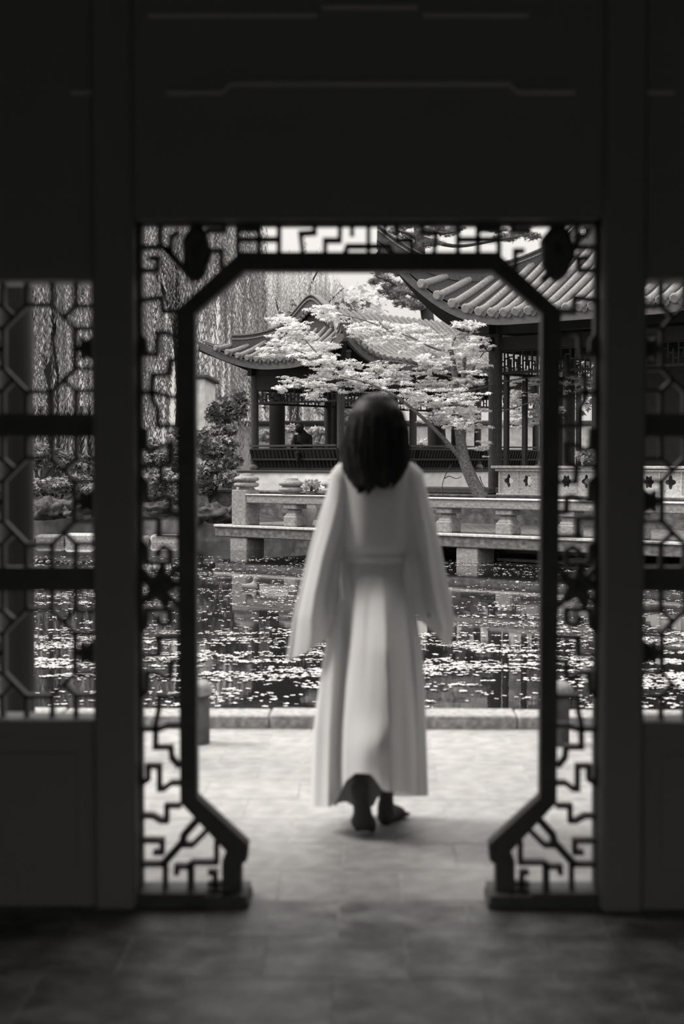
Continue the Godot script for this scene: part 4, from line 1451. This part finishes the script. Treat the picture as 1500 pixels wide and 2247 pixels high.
# ---------------------------------------------------------------- left bank and the far background
func build_bank() -> void:
	# things are given as pixels of the frame at a distance only to read their places off the photograph
	var rocks = [[462, 1128, 34, 17, "mossy rounded boulder at the water left of the deck's end"], [500, 1132, 22, 14, "small dark boulder touching the stone end post"], [425, 1134, 24, 13, "low boulder left of the mossy one, by the screen's stile"],
		[350, 1118, 34, 14, "pale boulder on the bank, seen through the left fretwork"], [180, 1122, 44, 18, "rock on the bank in the right half of the left window"], [110, 1118, 40, 20, "rock on the bank in the left half of the left window"], [20, 1120, 40, 18, "rock on the bank at the far left edge"]]
	for i in rocks.size():
		var q: Array = rocks[i]
		var d = 36.0 + 0.7 * (i % 3)
		var c = at(q[0], q[1], d)
		var s = Shape.new()
		s.rock(Vector3(0, 0, 0), Vector3(q[2] * d / F, q[3] * d / F * 1.2, q[2] * d / F * 0.8), 90 + i, 0.6, 22, 14)
		var o = put("boulder", s, M.rock)
		o.position = c
		o.rotation.y = i * 1.1
		tag(o, q[4], "rock", "rocks along the left bank")
	var edge = setting("bank_edge", "pale stone edging along the left bank at the waterline", "edging")
	for i in 7:
		var s = slab(-0.33, 0.33, -0.3, 0.0, -0.25, 0.25, 0.05)
		var o = put("edging_stone", s, [M.pale_stone, M.rail_stone, M.grey_stone][(i * 2) % 3], edge)
		o.position = at(-10 + i * 62, 1160 + 2 * (i % 2), 36.2) + Vector3(0, 0, 0.05 * (i % 3))
		o.position.y = -0.42 + 0.03 * ((i * 5) % 4)
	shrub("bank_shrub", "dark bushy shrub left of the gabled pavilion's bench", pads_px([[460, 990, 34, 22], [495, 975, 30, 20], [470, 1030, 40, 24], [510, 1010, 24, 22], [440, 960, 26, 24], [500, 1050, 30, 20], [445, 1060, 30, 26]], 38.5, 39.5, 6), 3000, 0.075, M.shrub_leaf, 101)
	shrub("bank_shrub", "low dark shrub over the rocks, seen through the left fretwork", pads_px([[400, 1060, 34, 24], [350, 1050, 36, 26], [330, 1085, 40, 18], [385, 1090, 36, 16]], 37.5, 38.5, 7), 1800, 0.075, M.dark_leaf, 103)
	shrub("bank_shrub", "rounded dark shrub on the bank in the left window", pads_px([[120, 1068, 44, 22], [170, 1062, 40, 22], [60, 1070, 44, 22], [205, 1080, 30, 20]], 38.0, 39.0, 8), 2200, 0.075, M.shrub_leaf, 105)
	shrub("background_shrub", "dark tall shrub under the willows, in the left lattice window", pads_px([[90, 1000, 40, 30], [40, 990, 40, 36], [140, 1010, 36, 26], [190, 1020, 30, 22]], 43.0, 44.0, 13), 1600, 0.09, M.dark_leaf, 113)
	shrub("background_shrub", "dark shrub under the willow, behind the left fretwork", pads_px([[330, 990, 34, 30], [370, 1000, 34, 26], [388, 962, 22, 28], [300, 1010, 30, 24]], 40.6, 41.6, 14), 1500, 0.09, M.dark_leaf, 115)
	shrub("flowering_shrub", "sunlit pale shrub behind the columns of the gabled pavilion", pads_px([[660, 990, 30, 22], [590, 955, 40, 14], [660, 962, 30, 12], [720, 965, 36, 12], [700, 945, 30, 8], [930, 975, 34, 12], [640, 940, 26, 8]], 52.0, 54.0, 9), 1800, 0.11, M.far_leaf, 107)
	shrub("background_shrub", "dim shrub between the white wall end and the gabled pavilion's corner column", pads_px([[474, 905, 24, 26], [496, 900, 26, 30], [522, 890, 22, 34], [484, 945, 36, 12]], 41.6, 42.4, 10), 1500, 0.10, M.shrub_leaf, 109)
	# vine stems trailing on the plinth right of the woman
	var v = thing("bare_vine", "thin leafless vine hanging before the white plinth", "vine")
	for l in [[[990, 1020], [978, 1040], [970, 1065], [972, 1092]], [[975, 1050], [985, 1045], [1000, 1050], [1012, 1046]], [[1052, 1045], [1058, 1062], [1066, 1072]]]:
		var pts = []
		for q in l: pts.append(at(q[0], q[1], 33.6))
		limb_of("stem", v, pts, 0.012, 0.006, M.bark_dark, 5)
	# white garden wall and house
	var g = thing("garden_wall", "white plastered garden wall with a tiled coping, behind both pavilions", "wall")
	g.set_meta("kind", "structure")
	put("plaster", slab(-6.0, 22.0, 0.3, 2.75, -57.3, -57.0), M.pale_plaster, g)
	put("coping", slab(-6.1, 22.1, 2.75, 2.95, -57.45, -56.85, 0.05), M.ridge_tile, g)
	var h = thing("white_wall_end", "tall white plastered wall end left of the gabled pavilion", "wall", Vector3(-5.0, 0.3, -43.5))
	put("plaster", slab(-0.3, 0.27, 0, 3.5, -3.0, 0), M.pale_plaster, h)
	put("coping", slab(-0.42, 0.39, 3.5, 3.62, -3.1, 0.1, 0.03), M.ridge_tile, h)
	var k = thing("garden_house", "pale house front with narrow window strips, in the left lattice window", "house", Vector3(at(130, 1000, 50.0).x, 0.5, -50.0))
	put("wall", slab(-2.6, 1.8, 0, 1.9, -1.0, 1.0), M.grey_stone, k)
	for x in [-0.62, -0.45, -0.28, 0.55, 0.75, 1.1]:
		put("window_frame", slab(x - 0.035, x + 0.035, 0.35, 1.75, 1.0, 1.05, 0.01), M.pale_plaster, k)
	put("door_panel", slab(-0.22, 0.12, 0.35, 0.95, 1.0, 1.04, 0.01), M.pale_plaster, k)
	var kr = Shape.new()
	kr.extrude(PackedVector2Array([Vector2(-3.1, 1.85), Vector2(2.3, 1.85), Vector2(1.6, 2.7), Vector2(-2.4, 2.7)]), -1.5, 1.4, Transform3D())
	put("roof", kr, M.ridge_tile, k)

# ---------------------------------------------------------------- floating leaves and a duck
func build_floating_leaves() -> void:
	var rng = RandomNumberGenerator.new()
	rng.seed = 55
	var nz = FastNoiseLite.new()
	nz.seed = 12
	nz.frequency = 0.35
	nz.fractal_octaves = 3
	var pad = Shape.new()
	var rim = []
	for i in 9:
		var a = 0.35 + (TAU - 0.7) * i / 8.0
		rim.append(Vector3(cos(a), 0.10 + 0.10 * sin(i * 2.3), sin(a)))
	for i in 8: pad.tri(Vector3(0.1, 0.03, 0), rim[i + 1], rim[i])
	var mesh = pad.mesh()
	var all = []
	var tries = 0
	while all.size() < 11500 and tries < 400000:
		tries += 1
		var v = rng.randf_range(1222, 1556)
		var d = F * 1.95 / (v - 1013.0)
		if d > 33.0: continue
		var u = rng.randf_range(-40, 1540)
		var x = (u - 808.0) / F * d
		var keep = 0.16
		if v < 1262: keep = 0.42
		elif v < 1330: keep = 0.33 if u < 800 else 0.12
		elif v < 1385: keep = 0.10 if u < 800 else 0.2
		elif v < 1490: keep = 0.5
		elif v < 1520: keep = 0.12 if u < 700 else 0.45
		else: keep = 0.09
		var g = nz.get_noise_2d(x * 1.2, d * 4.0) + 0.8 * nz.get_noise_2d(x * 4.0 + 50.0, d * 16.0)
		if rng.randf() > clampf(keep * (0.45 + 2.6 * g), 0.0, 1.0): continue
		var r = rng.randf_range(0.011, 0.031)
		var b = Basis(Vector3.UP, rng.randf() * TAU) * Basis(Vector3.RIGHT, rng.randfn() * 0.06)
		all.append(Transform3D(b.scaled(Vector3(r, r, r)), Vector3(x, -0.543, -d)))
	all.sort_custom(func(a: Transform3D, b: Transform3D) -> bool: return a.basis.x.length() / -a.origin.z > b.basis.x.length() / -b.origin.z)
	var near = []
	var rest = []
	for q in all:
		var free = near.size() < 300
		if free:
			for w in near:
				if w.origin.distance_to(q.origin) < 0.085:
					free = false
					break
		if free: near.append(q)
		else: rest.append(q)
	all = near
	for i in near.size():
		var o = put("floating_leaf", mesh, M.pad_leaf)
		o.transform = all[i]
		tag(o, "small pale leaf floating among many on the dark pond", "leaf", "leaves floating on the pond")
	var f = scatter("floating_leaves", self, mesh, M.pad_leaf, rest, tints(rest.size(), 0.7, 1.0, 56))
	tag(f, "mass of small pale leaves drifting over the dark pond", "leaves", "", "stuff")
	var duck = thing("duck", "small duck swimming on the pond left of the woman", "duck", Vector3(at(546, 1292, 23.0).x, -0.55, -23.0), 0.4)
	var s = Shape.new()
	var fl = Field.new(Vector3(-0.16, -0.08, -0.12), Vector3(0.2, 0.24, 0.12), 0.012)
	fl.limb(Vector3(-0.09, 0.04, 0), Vector3(0.06, 0.03, 0), 0.035, 0.06, 0.03)
	fl.limb(Vector3(-0.09, 0.05, 0), Vector3(-0.14, 0.08, 0), 0.025, 0.01, 0.02)
	fl.limb(Vector3(0.07, 0.05, 0), Vector3(0.10, 0.14, 0), 0.032, 0.022, 0.03)
	fl.limb(Vector3(0.10, 0.155, 0), Vector3(0.115, 0.155, 0), 0.03, 0.026, 0.02)
	fl.limb(Vector3(0.135, 0.15, 0), Vector3(0.17, 0.145, 0), 0.014, 0.011, 0.01)
	fl.to_shape(s)
	put("body", s, M.duck, duck)

# ---------------------------------------------------------------- the woman
const PX := 571.0                                             # pixels per metre where she walks

func lx(u: float) -> float: return (u - 815.0) / PX
func ly(v: float) -> float: return (1812.0 - v) / PX

func ring_at(list: Array, v: float) -> Array:                 # interpolates [v, left, right, depth, centre z]
	for i in range(1, list.size()):
		if v <= list[i][0]:
			var t = inverse_lerp(list[i - 1][0], list[i][0], v)
			t = clampf(t, 0.0, 1.0)
			var out = []
			for k in 5: out.append(lerpf(list[i - 1][k], list[i][k], t))
			return out
	return list[-1]

func hem_v(u: float) -> float:                                # where the back hem hangs
	var pts = [[680, 1776], [735, 1776], [748, 1754], [766, 1718], [786, 1700], [812, 1702], [832, 1740], [850, 1742], [868, 1740], [900, 1748], [945, 1750]]
	for i in range(1, pts.size()):
		if u <= pts[i][0]: return lerpf(pts[i - 1][1], pts[i][1], clampf(inverse_lerp(pts[i - 1][0], pts[i][0], u), 0, 1))
	return 1750.0

func build_woman() -> void:
	var p = at(815, 1812, 5.78)
	p.y = 0.0
	var o = thing("person", "dark-haired person in a long pale wide-sleeved robe walking barefoot away over the terrace", "person", p)
	body_of_woman(o)
	# robe: shoulders to hem in one cloth
	var prof = [
		[1013, 788, 862, 0.045, 0.0], [1018, 760, 892, 0.065, 0.0], [1026, 745, 906, 0.08, 0.0], [1045, 740, 912, 0.09, 0.0], [1090, 744, 910, 0.105, 0.0], [1150, 748, 906, 0.115, 0.0], [1195, 749, 904, 0.118, 0.0], [1214, 753, 899, 0.104, 0.0], [1234, 752, 900, 0.096, 0.0],
		[1265, 742, 904, 0.115, 0.01], [1330, 730, 908, 0.14, 0.02], [1420, 714, 924, 0.17, 0.04], [1500, 703, 929, 0.19, 0.05], [1600, 693, 932, 0.21, 0.06], [1700, 690, 935, 0.225, 0.07], [1790, 688, 938, 0.235, 0.08]]
	var rows = []
	var cols = 168
	var n = 96
	for i in n + 1:
		var line = PackedVector3Array()
		var t = float(i) / n
		for j in cols:
			var a = TAU * j / cols                            # a = 0 at the right, PI/2 towards the camera
			var end = 1752.0
			var r0 = ring_at(prof, 1700.0)
			var uu = lerpf(r0[1], r0[2], 0.5 + 0.5 * cos(a))
			if sin(a) > -0.2: end = lerpf(1752.0, hem_v(uu), clampf(sin(a) + 0.2, 0.0, 0.4) / 0.4)
			var v = lerpf(1013.0, end, t)
			var r = ring_at(prof, v)
			var k = smoothstep(1235.0, 1700.0, v)             # how full the folds are
			var f = 0.35 * sin(9.0 * a + 0.6 + 0.5 * sin(v * 0.006)) + 0.12 * sin(16.0 * a + 2.0) + 0.4 * sin(5.0 * a - 0.8)
			var g = 1.0 + 0.075 * k * f + 0.006 * smoothstep(1225.0, 1250.0, v) * sin(23.0 * a)
			# two deep folds down the back of the skirt, and the calf pushing the cloth out
			var front = maxf(sin(a), 0.0)
			var fold = 0.0
			for q in [[lerpf(768.0, 746.0, k), 14.0, 0.10], [lerpf(812.0, 800.0, k), 8.0, 0.018 * (1.0 - k)], [lerpf(885.0, 905.0, k), 10.0, 0.06]]:
				var ub = lerpf(r[1], r[2], 0.5 + 0.5 * cos(a))
				fold -= q[2] * exp(-pow((ub - q[0]) / q[1], 2.0)) * smoothstep(1240.0, 1420.0, v) * front
			var ubx = lerpf(r[1], r[2], 0.5 + 0.5 * cos(a))
			fold += 0.06 * exp(-pow((ubx - 815.0) / 34.0, 2.0) - pow((v - 1640.0) / 45.0, 2.0)) * front
			# the main panel slants up to a crest right of the middle, then falls away to the right
			var crest = lerpf(838.0, 850.0, k)
			var rise = smoothstep(1250.0, 1420.0, v) * front
			fold += 0.18 * rise * (clampf((ubx - 772.0) / (crest - 772.0), 0.0, 1.0) if ubx < crest else clampf(1.0 - (ubx - crest) / (935.0 - crest), 0.0, 1.0))
			# straight pleats down the upper back
			fold += 0.0015 * sin(ubx * 0.09 + v * 0.01) * (1.0 - smoothstep(1180.0, 1215.0, v)) * front * smoothstep(1040.0, 1080.0, v)
			var cx = lx((r[1] + r[2]) * 0.5)
			var hw = (r[2] - r[1]) * 0.5 / PX
			var ex = cos(a) * pow(absf(cos(a)), -0.12) if absf(cos(a)) > 0.01 else 0.0
			var z = r[4] + r[3] * sin(a) * g + fold
			# the hem's edge is given as seen from the hall: nearer folds hang a little higher
			var y = lerpf(ly(v), EYE.y - (v - 1013.0) * (5.78 - z) / F, smoothstep(1300.0, 1600.0, v))
			line.append(Vector3(cx + hw * ex * g, maxf(y, 0.012), z))
		rows.append(line)
	var s = Shape.new()
	s.grid(rows, true, false, 0)
	put("robe", s, M.robe, o)
	# the dark underskirt that shows below the lifted hem
	rows = []
	for i in 21:
		var line = PackedVector3Array()
		for j in 84:
			var a = TAU * j / 84.0
			var v = lerpf(1600.0, 1748.0 - 10.0 * cos(3.0 * a) + (10.0 if cos(a) < 0.0 else 0.0), i / 20.0)
			var g = 1.0 + 0.06 * sin(8.0 * a + 0.5) * i / 20.0
			line.append(Vector3(lx(784.0) + 0.088 * cos(a) * g, ly(v), 0.03 + 0.12 * sin(a) * g))
		rows.append(line)
	var us = Shape.new()
	us.grid(rows, true, false, 0)
	put("underskirt", us, M.dress_dark, o)
	# sash with the two small ties
	rows = []
	for i in 7:
		var v = 1216.0 + 16.0 * i / 6.0
		var line = PackedVector3Array()
		var r = ring_at(prof, v)
		for j in 72:
			var a = TAU * j / 72.0
			var puff = 0.004 + 0.005 * sin(PI * i / 6.0) + 0.002 * sin(11.0 * a + i)
			var ex = cos(a) * pow(absf(cos(a)), -0.12) if absf(cos(a)) > 0.01 else 0.0
			line.append(Vector3(lx((r[1] + r[2]) * 0.5) + ((r[2] - r[1]) * 0.5 / PX + puff) * ex, ly(v), (r[3] + puff) * sin(a)))
		rows.append(line)
	s = Shape.new()
	s.grid(rows, true, false, 0)
	put("sash", s, M.robe, o)
	for q in [[753, 1238], [893, 1230]]:
		s = Shape.new()
		s.rock(Vector3(lx(q[0]), ly(q[1]), 0.085), Vector3(0.014, 0.02, 0.016), 3, 0.3, 12, 8)
		s.tube([Vector3(lx(q[0]), ly(q[1]), 0.09), Vector3(lx(q[0]) - 0.004, ly(q[1] + 30), 0.11), Vector3(lx(q[0]) + 0.004, ly(q[1] + 70), 0.125)], [0.008, 0.011, 0.007], 8)
		put("sash_tie", s, M.robe, o)
	# sleeves: [outer u, outer v, inner u, inner v, half depth, z]
	var left = [[770, 1011, 796, 1034, 0.035, 0.0], [742, 1017, 784, 1062, 0.05, 0.0], [725, 1036, 778, 1092, 0.062, 0.0], [715, 1085, 774, 1130, 0.066, 0.0], [700, 1130, 768, 1172, 0.066, 0.01], [678, 1205, 752, 1232, 0.066, 0.02], [658, 1290, 740, 1300, 0.068, 0.035],
		[644, 1350, 741, 1345, 0.066, 0.045], [636, 1405, 752, 1370, 0.06, 0.05], [628, 1450, 757, 1376, 0.05, 0.055]]
	var right = [[872, 1010, 846, 1034, 0.035, 0.0], [904, 1014, 866, 1060, 0.05, 0.0], [926, 1034, 872, 1090, 0.062, 0.0], [938, 1085, 878, 1130, 0.066, 0.0], [950, 1130, 884, 1170, 0.066, 0.0], [968, 1205, 878, 1225, 0.066, 0.0], [984, 1290, 880, 1300, 0.068, 0.005],
		[994, 1345, 890, 1335, 0.066, 0.01], [997, 1385, 912, 1350, 0.06, 0.01], [985, 1420, 925, 1362, 0.05, 0.01]]
	for side in 2:
		var src: Array = left if side == 0 else right
		rows = []
		for i in 61:
			var t = i / 60.0 * (src.size() - 1)
			var k = mini(int(t), src.size() - 2)
			var w = smoothstep(0.0, 1.0, t - k) * 0.4 + (t - k) * 0.6
			var q = []
			for m in 6: q.append(lerpf(src[k][m], src[k + 1][m], w))
			var oo = Vector3(lx(q[0]), ly(q[1]), q[5])
			var ii = Vector3(lx(q[2]), ly(q[3]), q[5])
			var c = (oo + ii) * 0.5
			var ax = (oo - ii) * 0.5
			var line = PackedVector3Array()
			var full = smoothstep(8.0, 40.0, float(i))
			for j in 56:
				var a = TAU * j / 56.0
				var fd = 1.0 + full * (0.14 * sin(5.0 * a + 1.0 + side) + 0.10 * sin(9.0 * a + 2.0 * side))
				var flat = 1.0 - 0.08 * full
				var pt = c + ax * cos(a) + Vector3(0, 0, q[4] * sin(a) * fd * flat)
				# a crease running from the shoulder to the tip
				pt.z += 0.012 * full * sin(cos(a) * 5.0 + 0.8) * signf(sin(a))
				line.append(pt)
			rows.append(line)
		s = Shape.new()
		s.grid(rows, true, false, 0)
		put("sleeve", s, M.robe, o)
	# collar
	s = Shape.new()
	var pts = []
	var rr = []
	for i in 15:
		var a = PI * (0.08 + 0.84 * i / 14.0)
		pts.append(Vector3(lx(823) + 0.085 * cos(a), ly(1016) + 0.012 * sin(a), 0.055 * sin(a)))
		rr.append(0.012)
	s.tube(pts, rr, 8)
	put("collar", s, M.robe, o)
	# hair: a heavy shoulder-length bob, open at the face
	var hp = [[861, 822, 834, 0.02, 0.0], [864, 806, 848, 0.045, 0.0], [872, 791, 860, 0.07, 0.0], [886, 778, 872, 0.09, 0.002], [905, 768, 882, 0.105, 0.005], [930, 760, 891, 0.115, 0.01], [960, 754, 895, 0.12, 0.015], [1000, 749, 896, 0.115, 0.025], [1030, 756, 888, 0.10, 0.05], [1055, 768, 872, 0.075, 0.075], [1075, 784, 856, 0.05, 0.09]]
	rows = []
	for i in 41:
		var v0 = lerpf(861.0, 1070.0, i / 40.0)
		var line = PackedVector3Array()
		for j in 120:
			var a = TAU * j / 120.0
			var v = v0 + (9.0 * sin(7.0 * a + 1.0) + 7.0 * sin(17.0 * a) + 5.0 * sin(41.0 * a + 1.0) - 18.0 * maxf(cos(a), 0.0)) * smoothstep(0.8, 1.0, i / 40.0)
			var r = ring_at(hp, v)
			var g = 1.0 + smoothstep(0.1, 0.5, i / 40.0) * (0.018 * sin(31.0 * a + 0.02 * v) + 0.016 * sin(53.0 * a + 2.0) + 0.025 * sin(7.0 * a + 0.03 * v))
			var z: float = r[4] + r[3] * sin(a) * g
			line.append(Vector3(lx((r[1] + r[2]) * 0.5) + (r[2] - r[1]) * 0.5 / PX * cos(a) * g, ly(v), maxf(z, -0.03 - 0.05 * (1.0 - smoothstep(0.05, 0.3, i / 40.0)))))
		rows.append(line)
	s = Shape.new()
	s.grid(rows, true, true, 0)
	put("hair", s, M.hair, o)
	s = Shape.new()
	var rng = RandomNumberGenerator.new()
	rng.seed = 14
	for i in 90:
		var a = rng.randf_range(-0.25, PI + 0.25)
		var q = []
		for k in 6:
			var v = lerpf(rng.randf_range(868, 875), 1062.0 + rng.randf_range(-12, 14), k / 5.0)
			var r = ring_at(hp, v)
			var g = 1.02 + 0.05 * rng.randf() * (0.4 + 0.2 * k)
			q.append(Vector3(lx((r[1] + r[2]) * 0.5) + (r[2] - r[1]) * 0.5 / PX * cos(a) * g, ly(v), r[4] + r[3] * sin(a) * g))
		s.tube(q, [0.0012, 0.0014, 0.0014, 0.0014, 0.0012, 0.0006], 4, false)
	put("loose_strands", s, M.hair, o, "stuff")

func body_of_woman(o: Node3D) -> void:
	var s = Shape.new()
	var f = Field.new(Vector3(-0.42, 0.27, -0.3), Vector3(0.42, 1.70, 0.3), 0.014)
	var hc = Vector3(0.018, 0, 0)
	f.limb(hc + Vector3(0, 1.54, 0.012), hc + Vector3(0, 1.56, -0.02), 0.085, 0.08, 0.03)     # skull
	f.limb(hc + Vector3(0, 1.52, -0.05), hc + Vector3(0, 1.46, -0.06), 0.06, 0.035, 0.03)      # face and jaw
	f.limb(hc + Vector3(0, 1.30, 0.0), hc + Vector3(0, 1.46, 0.0), 0.05, 0.045, 0.04)          # neck
	f.limb(hc + Vector3(-0.10, 1.33, 0), hc + Vector3(0.10, 1.33, 0), 0.05, 0.05, 0.05)        # shoulders
	f.limb(hc + Vector3(0, 1.27, 0), hc + Vector3(0, 1.08, 0), 0.085, 0.078, 0.06)
	f.limb(hc + Vector3(0, 1.08, 0), hc + Vector3(0, 0.88, 0.01), 0.078, 0.10, 0.06)
	for e in [-1.0, 1.0]:
		f.limb(hc + Vector3(0.12 * e, 1.33, 0), hc + Vector3(0.16 * e, 1.08, 0.01), 0.038, 0.030, 0.03)
		f.limb(hc + Vector3(0.16 * e, 1.08, 0.01), hc + Vector3(0.195 * e, 0.95, 0.03), 0.030, 0.021, 0.02)
	f.limb(Vector3(-0.035, 0.86, 0.0), Vector3(-0.045, 0.50, -0.03), 0.07, 0.046, 0.05)
	f.limb(Vector3(0.075, 0.86, 0.0), Vector3(0.065, 0.48, -0.04), 0.085, 0.052, 0.05)
	f.limb(Vector3(-0.05, 0.50, -0.02), Vector3(-0.045, 0.27, 0.10), 0.05, 0.042, 0.03)
	f.limb(Vector3(0.065, 0.48, -0.04), Vector3(0.062, 0.27, -0.02), 0.05, 0.042, 0.03)
	f.to_shape(s)
	# head details on a finer grid
	f = Field.new(Vector3(-0.09, 1.40, -0.15), Vector3(0.13, 1.66, 0.11), 0.006)
	f.limb(hc + Vector3(0, 1.54, 0.012), hc + Vector3(0, 1.56, -0.02), 0.086, 0.081, 0.02)
	f.limb(hc + Vector3(0, 1.52, -0.05), hc + Vector3(0, 1.46, -0.06), 0.062, 0.036, 0.03)
	f.limb(hc + Vector3(0, 1.545, -0.107), hc + Vector3(0, 1.51, -0.122), 0.008, 0.013, 0.01)  # nose
	f.limb(hc + Vector3(-0.018, 1.482, -0.098), hc + Vector3(0.018, 1.482, -0.098), 0.008, 0.008, 0.008)   # mouth
	for e in [-1.0, 1.0]:
		f.limb(hc + Vector3(0.03 * e, 1.548, -0.094), hc + Vector3(0.034 * e, 1.548, -0.092), 0.012, 0.012, 0.006)
		f.limb(hc + Vector3(0.02 * e, 1.57, -0.1), hc + Vector3(0.045 * e, 1.572, -0.088), 0.008, 0.007, 0.01)
		f.limb(hc + Vector3(0.082 * e, 1.555, -0.01), hc + Vector3(0.082 * e, 1.515, -0.015), 0.014, 0.01, 0.008)
	f.to_shape(s)
	# hands inside the sleeve openings
	for e in [-1.0, 1.0]:
		var w = hc + Vector3(0.195 * e, 0.95, 0.03)
		f = Field.new(w + Vector3(-0.07, -0.19, -0.07), w + Vector3(0.07, 0.04, 0.07), 0.005)
		f.limb(w, w + Vector3(0.012 * e, -0.03, 0), 0.022, 0.024, 0.02)
		f.limb(w + Vector3(0.012 * e, -0.03, -0.02), w + Vector3(0.016 * e, -0.085, -0.024), 0.016, 0.015, 0.02)
		f.limb(w + Vector3(0.012 * e, -0.03, 0.015), w + Vector3(0.016 * e, -0.085, 0.022), 0.016, 0.014, 0.02)
		for k in 4:
			var z = -0.03 + 0.019 * k
			var len: float = [0.058, 0.068, 0.064, 0.05][k]
			var b = w + Vector3(0.016 * e, -0.088, z)
			var mid = b + Vector3(0.002 * e, -len * 0.5, 0)
			f.limb(b, mid, 0.0085, 0.008, 0.004)
			f.limb(mid, mid + Vector3(-0.012 * e, -len * 0.46, 0), 0.008, 0.0065, 0.004)
		f.limb(w + Vector3(0.01 * e, -0.03, -0.03), w + Vector3(0.006 * e, -0.06, -0.052), 0.012, 0.010, 0.008)
		f.limb(w + Vector3(0.006 * e, -0.06, -0.052), w + Vector3(0.0, -0.088, -0.056), 0.0095, 0.008, 0.004)
		f.to_shape(s)
	# lower legs and feet: the rear one on its toes, the sole turned to the camera
	f = Field.new(Vector3(-0.12, -0.01, -0.2), Vector3(0.17, 0.36, 0.30), 0.0065)
	f.limb(Vector3(-0.045, 0.36, 0.05), Vector3(-0.04, 0.27, 0.12), 0.046, 0.036, 0.02)
	f.limb(Vector3(-0.04, 0.27, 0.12), Vector3(-0.04, 0.20, 0.165), 0.036, 0.030, 0.02)       # to the ankle
	f.limb(Vector3(-0.042, 0.19, 0.20), Vector3(-0.042, 0.155, 0.20), 0.032, 0.030, 0.02)     # heel, lifted
	f.limb(Vector3(-0.042, 0.17, 0.195), Vector3(-0.032, 0.06, 0.185), 0.030, 0.037, 0.025)
	f.limb(Vector3(-0.052, 0.05, 0.18), Vector3(-0.010, 0.042, 0.175), 0.026, 0.027, 0.02)      # ball
	for k in 5:
		var x = -0.058 + 0.0155 * k
		var r: float = [0.0085, 0.009, 0.0095, 0.0095, 0.0135][k]
		f.limb(Vector3(x, 0.03, 0.175), Vector3(x, 0.012, 0.15 - 0.004 * k), r, r * 0.95, 0.006)
	f.limb(Vector3(0.062, 0.36, -0.03), Vector3(0.060, 0.22, -0.01), 0.046, 0.034, 0.02)
	f.limb(Vector3(0.060, 0.22, -0.01), Vector3(0.056, 0.085, 0.0), 0.033, 0.027, 0.02)
	f.limb(Vector3(0.050, 0.032, 0.018), Vector3(0.056, 0.04, 0.005), 0.029, 0.03, 0.02)       # heel
	f.limb(Vector3(0.054, 0.06, -0.005), Vector3(0.095, 0.026, -0.10), 0.028, 0.022, 0.025)
	f.limb(Vector3(0.055, 0.022, 0.01), Vector3(0.115, 0.02, -0.09), 0.022, 0.02, 0.02)
	for k in 5:
		var a = 0.62 + 0.0 * k
		var b = Vector3(0.085 + 0.012 * k, 0.018, -0.118 + 0.011 * k)
		var r: float = [0.0135, 0.0095, 0.0095, 0.009, 0.0085][k]
		f.limb(b, b + Vector3(0.022, -0.004, -0.035) * (1.0 - 0.1 * k), r, r * 0.9, 0.006)
	f.to_shape(s)
	put("body", s, M.skin_shade, o)
